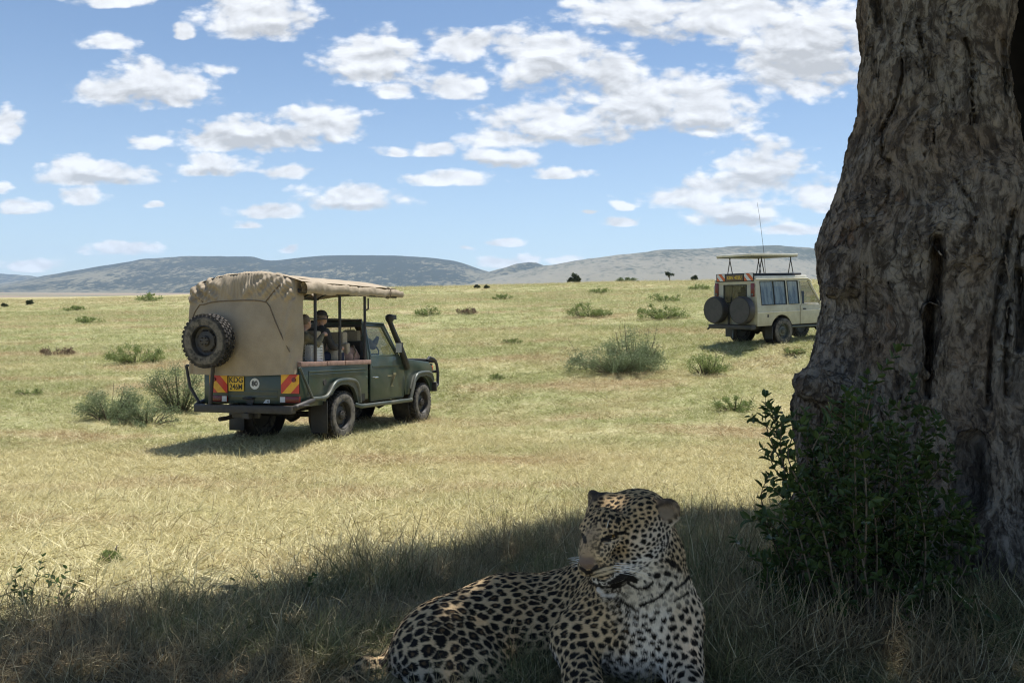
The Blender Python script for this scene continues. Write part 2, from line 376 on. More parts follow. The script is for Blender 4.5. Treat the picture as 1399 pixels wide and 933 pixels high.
# ------------------------------------------------------------------ shape helpers
class MB:
    """collects shapes; build() links them as ONE mesh object"""
    def __init__(s): s.V = []; s.F = []; s.M = []; s.mi = 0
    def add(s, V, Fc):
        o = len(s.V); s.V += [tuple(v) for v in V]; s.F += [tuple(i + o for i in f) for f in Fc]; s.M += [s.mi] * len(Fc); return s
    def box(s, c, size, rot=None, taper=1.0):
        hx, hy, hz = (q / 2 for q in size); c = Vector(c); V = []
        for z in (-1, 1):
            k = taper if z > 0 else 1
            for x, y in ((-1, -1), (1, -1), (1, 1), (-1, 1)):
                v = Vector((x * hx * k, y * hy * k, z * hz)); V.append(c + (rot @ v if rot else v))
        return s.add(V, [(0, 3, 2, 1), (4, 5, 6, 7), (0, 1, 5, 4), (1, 2, 6, 5), (2, 3, 7, 6), (3, 0, 4, 7)])
    def prism(s, poly, a, b, axis='y', inset=0.0):
        """polygon extruded from a to b; axis y: poly in (x,z); x: poly in (y,z); z: poly in (x,y)"""
        def mk(p, t): return (p[0], t, p[1]) if axis == 'y' else ((t, p[0], p[1]) if axis == 'x' else (p[0], p[1], t))
        n = len(poly); area = sum(poly[i][0] * poly[(i + 1) % n][1] - poly[(i + 1) % n][0] * poly[i][1] for i in range(n))
        flip = (area > 0) ^ (b > a) ^ (axis == 'y')
        V = [mk(p, a) for p in poly] + [mk(p, b) for p in poly]
        Fc = [tuple(range(n)), tuple(range(2 * n - 1, n - 1, -1))] + [(i, i + n, (i + 1) % n + n, (i + 1) % n) for i in range(n)]
        if not flip: Fc = [f[::-1] for f in Fc]
        Fc = [f[::-1] for f in Fc]
        return s.add(V, Fc)
    def tube(s, path, r, n=10, closed=False, caps=True):
        P = [Vector(p) for p in path]; m = len(P); rr = r if isinstance(r, (list, tuple)) else [r] * m
        up = Vector((0, 0, 1)); prev = None; V = []
        for i, p in enumerate(P):
            if closed: d = P[(i + 1) % m] - P[i - 1]
            else: d = P[min(i + 1, m - 1)] - P[max(i - 1, 0)]
            d = d.normalized() if d.length > 1e-9 else Vector((0, 0, 1))
            if prev is None:
                a = d.cross(up); a = a.normalized() if a.length > 1e-3 else d.cross(Vector((1, 0, 0))).normalized()
            else:
                a = prev - d * prev.dot(d); a = a.normalized() if a.length > 1e-5 else prev
            prev = a; b = d.cross(a)
            for k in range(n):
                t = 2 * math.pi * k / n; V.append(p + (a * math.cos(t) + b * math.sin(t)) * rr[i])
        Fc = []
        for i in range(m if closed else m - 1):
            for k in range(n):
                j = (i + 1) % m; Fc.append((i * n + k, i * n + (k + 1) % n, j * n + (k + 1) % n, j * n + k))
        if caps and not closed: Fc += [tuple(range(n - 1, -1, -1)), tuple((m - 1) * n + k for k in range(n))]
        return s.add(V, Fc)
    def lathe(s, prof, c, axis='y', n=32, closed=True):
        """profile of (radius, along) turned round `axis` through c; closed profile = solid ring"""
        c = Vector(c); V = []; m = len(prof)
        for k in range(n):
            t = 2 * math.pi * k / n; ca, sa = math.cos(t), math.sin(t)
            for (r, h) in prof:
                V.append(c + (Vector((r * ca, h, r * sa)) if axis == 'y' else (Vector((h, r * ca, r * sa)) if axis == 'x' else Vector((r * ca, r * sa, h)))))
        Fc = []
        for k in range(n):
            k2 = (k + 1) % n
            for i in range(m if closed else m - 1):
                j = (i + 1) % m; f = (k * m + i, k * m + j, k2 * m + j, k2 * m + i)
                Fc.append(f if axis == 'y' else f[::-1])
        return s.add(V, Fc)
    def grid(s, fn, us, vs, thick=None):
        V = [fn(u, v) for v in vs for u in us]; n = len(us); m = len(vs)
        Fc = [(j * n + i, j * n + i + 1, (j + 1) * n + i + 1, (j + 1) * n + i) for j in range(m - 1) for i in range(n - 1)]
        return s.add(V, Fc)
    def build(s, name, mats, parent=None, bevel=0.0, seg=2, smooth_angle=35, label=None):
        me = bpy.data.meshes.new(name); me.from_pydata(s.V, [], s.F); me.update()
        for m in (mats if isinstance(mats, (list, tuple)) else [mats]): me.materials.append(m)
        if len(set(s.M)) > 1: me.polygons.foreach_set('material_index', s.M)
        bm = bmesh.new(); bm.from_mesh(me)
        bmesh.ops.recalc_face_normals(bm, faces=bm.faces)
        if bevel:
            ed = [e for e in bm.edges if len(e.link_faces) == 2 and e.calc_face_angle(0) > R(25)]
            bmesh.ops.bevel(bm, geom=ed, offset=bevel, segments=seg, affect='EDGES', clamp_overlap=True, profile=0.6)
        bm.to_mesh(me); bm.free()
        me.polygons.foreach_set('use_smooth', np.ones(len(me.polygons), bool)); me.set_sharp_from_angle(angle=R(smooth_angle))
        o = link(name, me, parent)
        if label: o['label'] = label
        return o

def curve_pts(P, k):
    """Catmull-Rom through the points"""
    P = [Vector(p) for p in P]; Q = [2 * P[0] - P[1]] + P + [2 * P[-1] - P[-2]]; out = []
    for i in range(1, len(Q) - 2):
        for j in range(k):
            t = j / k; a, b, c, d = Q[i - 1:i + 3]
            out.append(.5 * ((2 * b) + (c - a) * t + (2 * a - 5 * b + 4 * c - d) * t * t + (3 * b - a - 3 * c + d) * t ** 3))
    return out + [P[-1]]

def copy_tree(o, parent=None):
    c = o.copy(); COL.objects.link(c); c.parent = parent
    for ch in list(o.children): copy_tree(ch, c)
    return c

# --- distance-field modelling: smooth unions of cones and ellipsoids turned into one skin
def rot_to(f, up=(0, 0, 1)):
    """columns right, forward, up"""
    f = np.array(f, float); f /= np.linalg.norm(f); r = np.cross(f, up); r /= np.linalg.norm(r); u = np.cross(r, f)
    return np.stack([r, f, u], 1)
def cone(a, b, ra, rb, k=0.03, op='+', sq=None): return ('c', np.array(a, float), np.array(b, float), ra, rb, k, op)
def ball(c, r, k=0.03, op='+', rot=None):
    r = np.array(r if hasattr(r, '__len__') else (r, r, r), float); return ('e', np.array(c, float), r, np.eye(3) if rot is None else np.array(rot, float), None, k, op)
def sdf_mesh(prims, h, pad=0.07, post=None):
    los, his = [], []
    for p in prims:
        if p[6] != '+': continue
        if p[0] == 'c': m = max(p[3], p[4]); los.append(np.minimum(p[1], p[2]) - m); his.append(np.maximum(p[1], p[2]) + m)
        else: m = p[2].max(); los.append(p[1] - m); his.append(p[1] + m)
    lo = np.min(los, 0) - 3 * h; hi = np.max(his, 0) + 3 * h
    n = np.ceil((hi - lo) / h).astype(int) + 1
    Fd = np.full(n, pad, np.float32)
    for p in prims:
        if p[0] == 'c': m = max(p[3], p[4]); a = np.minimum(p[1], p[2]) - m - pad; b = np.maximum(p[1], p[2]) + m + pad
        else: m = p[2].max(); a = p[1] - m - pad; b = p[1] + m + pad
        i0 = np.clip(((a - lo) / h).astype(int), 0, n); i1 = np.clip(((b - lo) / h).astype(int) + 2, 0, n)
        if (i1 <= i0).any(): continue
        X, Y, Z = np.meshgrid(*[(lo[q] + h * np.arange(i0[q], i1[q])).astype(np.float32) for q in range(3)], indexing='ij', sparse=True)
        if p[0] == 'c':
            A, B = p[1], p[2]; d = B - A; L2 = max(float(d @ d), 1e-12)
            t = np.clip(((X - A[0]) * d[0] + (Y - A[1]) * d[1] + (Z - A[2]) * d[2]) / L2, 0, 1)
            D = np.sqrt((X - A[0] - t * d[0]) ** 2 + (Y - A[1] - t * d[1]) ** 2 + (Z - A[2] - t * d[2]) ** 2) - (p[3] + (p[4] - p[3]) * t)
        else:
            c, r, M = p[1], p[2], p[3]; x, y, z = X - c[0], Y - c[1], Z - c[2]
            q = [(x * M[0, i] + y * M[1, i] + z * M[2, i]) for i in range(3)]
            k0 = np.sqrt(sum((q[i] / r[i]) ** 2 for i in range(3))); k1 = np.sqrt(sum((q[i] / r[i] ** 2) ** 2 for i in range(3)))
            D = k0 * (k0 - 1) / np.maximum(k1, 1e-6)
        S = Fd[i0[0]:i1[0], i0[1]:i1[1], i0[2]:i1[2]]; k = p[5]
        if p[6] == '+': hh = np.maximum(k - np.abs(S - D), 0) / k; S[...] = np.minimum(S, D) - hh * hh * k * 0.25
        else: D = -D; hh = np.maximum(k - np.abs(S - D), 0) / k; S[...] = np.maximum(S, D) + hh * hh * k * 0.25
    return nets(Fd, lo, h)
def nets(Fd, lo, h):
    """naive surface nets"""
    neg = Fd < 0; nx, ny, nz = Fd.shape
    c = neg[:-1, :-1, :-1].astype(np.int8)
    cnt = sum(neg[i:nx - 1 + i, j:ny - 1 + j, k:nz - 1 + k].astype(np.int8) for i in (0, 1) for j in (0, 1) for k in (0, 1))
    act = (cnt > 0) & (cnt < 8); I = np.argwhere(act); idx = np.full(act.shape, -1, np.int64); idx[act] = np.arange(len(I))
    S = np.zeros((len(I), 3)); N = np.zeros(len(I))
    cs = [(i, j, k) for i in (0, 1) for j in (0, 1) for k in (0, 1)]
    val = {q: Fd[I[:, 0] + q[0], I[:, 1] + q[1], I[:, 2] + q[2]] for q in cs}
    for a in cs:
        for ax in range(3):
            if a[ax] == 0:
                b = list(a); b[ax] = 1; b = tuple(b); va, vb = val[a], val[b]; m = (va < 0) != (vb < 0)
                t = np.where(m, va / np.where(m, va - vb, 1), 0)
                pt = np.tile(np.array(a, float), (len(I), 1)); pt[:, ax] = t
                S += pt * m[:, None]; N += m
    V = lo + (I + S / N[:, None]) * h
    Q = []
    for ax in range(3):
        o1, o2 = [(1, 2), (2, 0), (0, 1)][ax]
        A = neg; sl0 = [slice(1, -1)] * 3; sl1 = [slice(1, -1)] * 3; sl0[ax] = slice(0, -1); sl1[ax] = slice(1, None)
        e = A[tuple(sl0)] != A[tuple(sl1)]; P = np.argwhere(e); off = np.array([1, 1, 1]); off[ax] = 0; P = P + off
        s0 = A[P[:, 0], P[:, 1], P[:, 2]]
        d1 = np.zeros(3, int); d1[o1] = 1; d2 = np.zeros(3, int); d2[o2] = 1
        g = lambda q: idx[q[:, 0], q[:, 1], q[:, 2]]
        quad = np.stack([g(P - d1 - d2), g(P - d2), g(P), g(P - d1)], 1)
        quad[~s0] = quad[~s0][:, ::-1]; Q.append(quad)
    Q = np.concatenate(Q); Q = Q[(Q >= 0).all(1)]
    return V, Q
def relax(V, Q, it=2, lam=0.5):
    E = np.concatenate([Q[:, [0, 1]], Q[:, [1, 2]], Q[:, [2, 3]], Q[:, [3, 0]]]); n = len(V)
    for _ in range(it):
        S = np.zeros_like(V); C = np.bincount(E[:, 0], minlength=n) + np.bincount(E[:, 1], minlength=n)
        for k in range(3): S[:, k] = np.bincount(E[:, 0], V[E[:, 1], k], n) + np.bincount(E[:, 1], V[E[:, 0], k], n)
        V = V + lam * (S / np.maximum(C, 1)[:, None] - V)
    return V
def vnormals(V, Q):
    nrm = np.cross(V[Q[:, 2]] - V[Q[:, 0]], V[Q[:, 3]] - V[Q[:, 1]]); N = np.zeros_like(V)
    for k in range(4):
        for a in range(3): N[:, a] += np.bincount(Q[:, k], nrm[:, a], len(V))
    return N / np.maximum(np.linalg.norm(N, axis=1), 1e-12)[:, None]

# ------------------------------------------------------------------ materials of the vehicles
M = {}
M['green'] = simple('dark green vehicle paint', (0.017, 0.039, 0.028), 0.32, 0, .1, 6, 0, .5, dirt=(0.15, 0.14, 0.10), dirt_amt=.30, coat=.3)
M['beige'] = simple('beige vehicle paint', (0.50, 0.47, 0.34), 0.35, 0, .06, 6, 0, .5, dirt=(0.30, 0.26, 0.18), dirt_amt=.45, coat=.3)
M['cream'] = simple('cream roof paint', (0.72, 0.69, 0.58), 0.45, 0, .05, 6, 0, .5, dirt=(0.40, 0.35, 0.25), dirt_amt=.35)
M['black'] = simple('black painted steel', (0.018, 0.018, 0.02), 0.45, 0, .3, 20, .1, .5, dirt=(0.13, 0.11, 0.085), dirt_amt=.35)
M['under'] = simple('dusty underbody', (0.022, 0.021, 0.02), 0.8, 0, .3, 12, .2, .3, dirt=(0.11, 0.09, 0.07), dirt_amt=.5)
M['pipe'] = simple('grey green painted pipe', (0.06, 0.075, 0.066), 0.4, 0.2, .2, 18, .05, .5, dirt=(0.25, 0.22, 0.17), dirt_amt=.4)
M['plastic'] = simple('black plastic', (0.02, 0.02, 0.021), 0.5, 0, .2, 20, .05)
M['rail'] = simple('weathered reddish wood rail', (0.30, 0.19, 0.15), 0.75, 0, .25, 14, .2)
M['seat'] = simple('beige seat cloth', (0.40, 0.34, 0.24), 0.9, 0, .12, 40, .15)
M['seatdark'] = simple('dark seat cloth', (0.05, 0.045, 0.042), 0.9, 0, .2, 40, .15)
M['navy'] = simple('navy cloth', (0.02, 0.025, 0.05), 0.9, 0, .2, 40, .1)
M['pinkish'] = simple('faded rose brown cloth', (0.34, 0.22, 0.17), 0.9, 0, .25, 12, .2)
M['white'] = simple('white plastic lattice', (0.72, 0.72, 0.70), 0.5, 0, .05, 30, .05)
M['chrome'] = simple('worn bright metal', (0.6, 0.6, 0.58), 0.25, 1.0, .1, 20)
M['red'] = simple('reflector red', (0.60, 0.045, 0.02), 0.35, 0, .08, 20)
M['yellow'] = simple('reflector yellow', (0.80, 0.42, 0.02), 0.35, 0, .08, 20)
M['orange'] = simple('faded orange reflector', (0.62, 0.13, 0.03), 0.4, 0, .1, 20)
M['plate'] = simple('yellow number plate', (0.72, 0.46, 0.03), 0.4, 0, .05, 20, dirt=(0.4, 0.3, 0.1), dirt_amt=.3)
M['ink'] = simple('black lettering', (0.012, 0.012, 0.012), 0.5)
M['lamp'] = simple('dark red lamp lens', (0.16, 0.012, 0.012), 0.12, 0, .1, 20)
M['sticker'] = simple('white sticker', (0.65, 0.66, 0.64), 0.5, 0, .05)
M['gold'] = simple('faded tan door emblem', (0.25, 0.22, 0.12), 0.6, 0, .2, 30)
M['skin'] = simple('skin', (0.45, 0.26, 0.18), 0.55, 0, .1, 20)
M['skindark'] = simple('brown skin', (0.12, 0.065, 0.04), 0.5, 0, .1, 20)
M['jacket'] = simple('charcoal jacket', (0.06, 0.058, 0.055), 0.9, 0, .2, 20, .2)
M['khaki'] = simple('olive khaki clothing', (0.17, 0.15, 0.095), 0.9, 0, .2, 20, .2)
M['hair'] = simple('dark hair', (0.03, 0.022, 0.016), 0.7, 0, .3, 90, .3)
M['greyhair'] = simple('light brown hair', (0.20, 0.15, 0.10), 0.7, 0, .3, 90, .3)
M['cover'] = simple('black vinyl wheel cover', (0.035, 0.034, 0.034), 0.42, 0, .15, 9, .05, .5, dirt=(0.12, 0.10, 0.09), dirt_amt=.4)
def glass_material():
    m, t, b = mat('vehicle glass')
    b.inputs['Base Color'].default_value = (0.02, 0.03, 0.03, 1); b.inputs['Roughness'].default_value = 0.04
    b.inputs['Alpha'].default_value = 0.42; b.inputs['Specular IOR Level'].default_value = 0.9
    return m
M['glass'] = glass_material()
def curtain_glass():
    m, t, b = mat('tinted side glass'); co = t.n.new('ShaderNodeTexCoord').outputs['Object']
    n = t.noise(t.vmath('MULTIPLY', co, (9, 1, 2)), 1.0, 3)
    t.put(b.inputs['Base Color'], t.mix(t.smooth(n, .4, .65), (0.05, 0.075, 0.085), (0.16, 0.20, 0.20))); b.inputs['Roughness'].default_value = 0.08
    b.inputs['Alpha'].default_value = 0.9; b.inputs['Specular IOR Level'].default_value = 0.9
    return m
M['tint'] = curtain_glass()
def canvas_material():
    m, t, b = mat('tan canvas'); co = t.n.new('ShaderNodeTexCoord').outputs['Object']
    n = t.noise(co, 3.0, 6, 0.6); w = t.noise(t.vmath('MULTIPLY', co, (60, 60, 60)), 1.0, 3)
    c = t.mix(t.smooth(n, .35, .7), (0.37, 0.305, 0.22), (0.30, 0.245, 0.175))
    c = t.mix(t.smooth(w, .3, .8, 0, .3), c, (0.46, 0.39, 0.29))
    t.put(b.inputs['Base Color'], c); b.inputs['Roughness'].default_value = 0.85; b.inputs['Specular IOR Level'].default_value = 0.25
    bn = t.n.new('ShaderNodeBump'); bn.inputs['Strength'].default_value = 0.5; bn.inputs['Distance'].default_value = 0.012
    t.l.new(t.noise(co, 9.0, 5, 0.6), bn.inputs['Height']); t.l.new(bn.outputs[0], b.inputs['Normal'])
    return m
M['canvas'] = canvas_material()
M['hem'] = simple('dark stitched seam', (0.17, 0.125, 0.08), 0.9, 0, .2, 30)
def tyre_material():
    m, t, b = mat('dusty tyre rubber'); co = t.n.new('ShaderNodeTexCoord').outputs['Object']
    x, y, z = t.sep(co); r = t.vmath('LENGTH', t.comb(x, 0.0, z)); n = t.noise(co, 14.0, 5)
    dust = t.math('MULTIPLY', t.math('MULTIPLY', t.smooth(r, .22, .25), t.smooth(r, .375, .345)), t.smooth(n, .25, .6))
    c = t.mix(t.math('MULTIPLY', dust, .42), t.mix(t.smooth(n, .4, .7), (0.022, 0.021, 0.02), (0.07, 0.06, 0.05)), (0.30, 0.27, 0.22))
    t.put(b.inputs['Base Color'], c); b.inputs['Roughness'].default_value = 0.85
    return m
M['tyre'] = tyre_material()

def wheel(parent, loc, side, r=0.41, w=0.26, rim='black', name='wheel'):
    """side -1: outer face looks to -Y"""
    e = empty(name, loc, parent)
    if side > 0: e.rotation_euler = (0, 0, math.pi)
    ri = r * 0.58
    t = MB(); h = w / 2
    t.lathe([(ri, -h * .80), (ri * 1.05, -h * .93), (r * .80, -h * 1.04), (r * .93, -h * .93), (r * .965, -h * .8), (r * .965, h * .8), (r * .93, h * .93), (r * .8, h * 1.04), (ri, h * .8)], (0, 0, 0), 'y', 44)
    for k in range(34):
        for j, yy in enumerate((-.72, -.24, .24, .72)):
            a = 2 * math.pi * (k + (j % 2) * .5) / 34; rot = Matrix.Rotation(-a, 3, 'Y')
            t.box(rot @ Vector((r * .975, yy * h, 0)), (r * .05, h * .38, r * .115), rot)
    t.build('tyre', M['tyre'], e)
    d = MB(); mm = M[rim]
    d.lathe([(ri * 1.02, -h * .86), (ri * .97, -h * .9), (ri * .93, -h * .60), (ri * .90, -h * .25), (ri * .70, -h * .10), (ri * .62, -h * .42), (ri * .34, -h * .50), (ri * .30, -h * .78), (ri * .16, -h * .85), (0.001, -h * .86), (0.001, h * .2), (ri, h * .7)], (0, 0, 0), 'y', 40)
    d.build('rim', mm, e)
    ho = MB()
    for k in range(8):
        a = 2 * math.pi * (k + .5) / 8; ho.lathe([(ri * .085, 0), (ri * .001, 0), (ri * .001, -.012), (ri * .085, -.012)], (ri * .66 * math.cos(a), -h * .30, ri * .66 * math.sin(a)), 'y', 10)
        a = 2 * math.pi * k / 6
        if k < 6: ho.lathe([(ri * .04, 0), (.001, 0), (.001, -.03), (ri * .04, -.03)], (ri * .24 * math.cos(a), -h * .80, ri * .24 * math.sin(a)), 'y', 6)
    ho.build('wheel_nuts', M['ink'] if rim != 'black' else M['under'], e)['kind'] = 'stuff'
    return e
def text(name, s, loc, size, m, parent, rot=(R(90), 0, R(-90)), sx=1.0, bold=0.0):
    cu = bpy.data.curves.new(name, 'FONT'); cu.body = s; cu.size = size; cu.extrude = 0.0015; cu.align_x = 'CENTER'; cu.align_y = 'CENTER'; cu.offset = bold
    cu.materials.append(m); tmp = bpy.data.objects.new(name, cu); COL.objects.link(tmp); bpy.context.view_layer.update()
    me = bpy.data.meshes.new_from_object(tmp, depsgraph=bpy.context.evaluated_depsgraph_get()); bpy.data.objects.remove(tmp); o = bpy.data.objects.new(name, me); COL.objects.link(o); o.parent = parent; o.location = loc; o.rotation_euler = rot; o.scale = (sx, 1, 1)
    return o
def chevron(parent, x, y0, y1, z0, z1, lean, cols=('red', 'yellow'), n=4):
    """diagonal striped board on the plane x, facing -X"""
    o = MB(); o.box((x + .006, (y0 + y1) / 2, (z0 + z1) / 2), (.012, abs(y1 - y0) + .012, z1 - z0 + .012)); brd = o.build('reflector_board', M['ink'], parent)
    wd = abs(y1 - y0); hh = z1 - z0; st = (wd + hh) / n
    def clip(poly, ax, lim, keep):
        out = []
        for i in range(len(poly)):
            a, b = poly[i], poly[(i + 1) % len(poly)]; ia = (a[ax] - lim) * keep >= 0; ib = (b[ax] - lim) * keep >= 0
            if ia: out.append(a)
            if ia != ib: t = (lim - a[ax]) / (b[ax] - a[ax]); out.append(tuple(a[q] + (b[q] - a[q]) * t for q in (0, 1)))
        return out
    ya = min(y0, y1)
    for k in range(n):
        a0 = k * st; P = [(a0, 0), (a0 + st, 0), (a0 + st - hh, hh), (a0 - hh, hh)]
        for ax, lim, keep in ((0, 0, 1), (0, wd, -1)):
            if P: P = clip(P, ax, lim, keep)
        if len(P) < 3: continue
        P = [((ya + p[0]) if lean > 0 else (ya + wd - p[0]), z0 + p[1]) for p in P]
        q = MB(); q.prism(P, x - .002, x - .006, 'x'); q.build('stripe', M[cols[k % 2]], brd)
    return brd

def arch_poly(x0, x1, z0, z1, cx, cz, r, n=14, top=None):
    """side panel outline with a round wheel arch cut from its lower edge"""
    P = [(x0, z0)]
    a0 = math.asin(min(1, (z0 - cz) / r)); 
    for k in range(n + 1):
        a = math.pi - a0 - (math.pi - 2 * a0) * k / n; P.append((cx + r * math.cos(a), cz + r * math.sin(a)))
    P.append((x1, z0)); P += (top or [(x1, z1), (x0, z1)])
    return P

def seated_person(name_loc, facing, mats, parent=None, lean=0.1, hat=None, glasses=False, arm_up=False, label='', cat='person', yaw=0.0, group=None):
    """one continuous skin body, seated; clothing, hair and hat are its children. Local: +x forward, origin at the hips"""
    skin, top, trouser, hair = mats
    root = empty('person'); tag(root, label, cat, group)
    L = lambda *a: np.array(a, float)
    hip = L(0, 0, .08); ch = L(lean * .35, 0, .42); nk = L(lean * .55, 0, .60); hd = L(lean * .62 + .02, 0, .76)
    body = [cone(hip, ch, .12, .13, .05), cone(ch, nk, .10, .06, .05), cone(nk, hd - L(0, 0, .04), .055, .055, .02),
            ball(hd, (.095, .078, .115), .02), ball(hd + L(.055, 0, -.06), (.045, .05, .05), .03), cone(hd + L(.09, 0, .01), hd + L(.108, 0, -.025), .012, .017, .012),
            ball(hd + L(-.0, .078, -.01), (.022, .012, .03), .008), ball(hd + L(-.0, -.078, -.01), (.022, .012, .03), .008),
            ball(hd + L(.088, 0, -.063), (.014, .028, .008), .008),
            ball(hd + L(.09, .032, .015), (.014, .016, .010), .01, '-'), ball(hd + L(.09, -.032, .015), (.014, .016, .010), .01, '-')]
    sleeves = []; legs = []
    for s in (-1, 1):
        sh = ch + L(0, s * .17, .10); el = sh + (L(.10, s * .06, -.26) if not (arm_up and s < 0) else L(.20, s * .03, -.12)); ha = el + (L(.24, -s * .03, -.02) if not (arm_up and s < 0) else L(.15, 0, .17))
        body += [cone(sh, el, .05, .042, .04), cone(el, ha, .04, .028, .02), ball(ha + L(.035, 0, 0), (.045, .02, .035), .02)]
        for f in range(4): body.append(cone(ha + L(.05, 0, .022 - f * .015), ha + L(.095 - abs(f - 1.4) * .006, -s * .01, .012 - f * .014), .0095, .008, .006))
        body.append(cone(ha + L(.02, -s * .01, .02), ha + L(.05, -s * .035, .04), .011, .009, .008))
        kn = L(.42, s * .13, .10); ft = L(.46, s * .13, -.30)
        body += [cone(L(.02, s * .09, .07), kn, .085, .06, .05), cone(kn, ft, .055, .04, .03), cone(ft + L(-.03, 0, -.04), ft + L(.13, 0, -.05), .04, .035, .03)]
        sleeves += [cone(sh, el, .068, .058, .04), cone(el, el + (ha - el) * .86, .055, .042, .02)]
        legs += [cone(L(.02, s * .09, .07), kn, .10, .078, .05), cone(kn, ft + L(0, 0, .03), .074, .055, .03)]
    V, Q = sdf_mesh(body, .011); b = link('body', mesh('body', relax(V, Q, 1), Q, [skin]), root)
    V, Q = sdf_mesh([cone(hip + L(0, 0, .02), ch, .15, .155, .05), cone(ch + L(0, -.09, .07), ch + L(0, .09, .07), .10, .10, .06), cone(ch, nk - L(0, 0, .02), .12, .075, .04)] + sleeves, .016)
    V = relax(V, Q, 1); V = V + vnormals(V, Q) * (fbm(V * 14, 3) * .03)[:, None]; link('jacket', mesh('jacket', V, Q, [top]), root)
    V, Q = sdf_mesh([ball(hip, (.16, .17, .11), .05)] + legs, .018); link('trousers', mesh('trousers', relax(V, Q, 1), Q, [trouser]), root)
    V, Q = sdf_mesh([ball(hd + L(-.018, 0, .028), (.098, .088, .105), .02), ball(hd + L(.075, 0, -.035), (.075, .075, .075), .02, '-')], .011)
    V = relax(V, Q, 1); link('hair', mesh('hair', V, Q, [hair]), root)
    if hat:
        V, Q = sdf_mesh([ball(hd + L(-.008, 0, .055), (.108, .094, .082), .02), ball(hd + L(0, 0, -.09), (.3, .3, .12), .02, '-'), ball(hd + L(.105, 0, .040), (.052, .058, .008), .01)], .010)
        link('cap', mesh('cap', relax(V, Q, 1), Q, [hat]), root)
    if glasses:
        g = MB()
        for s in (-1, 1): g.lathe([(.024, -.004), (.024, .004), (.001, .006), (.001, -.006)], tuple(hd + L(.098, s * .032, .016)), 'x', 12); g.tube([hd + L(.095, s * .055, .02), hd + L(.03, s * .083, .02)], .004, 5)
        g.tube([hd + L(.10, -.01, .02), hd + L(.10, .01, .02)], .004, 5); g.build('sunglasses', M['ink'], root)
    return root

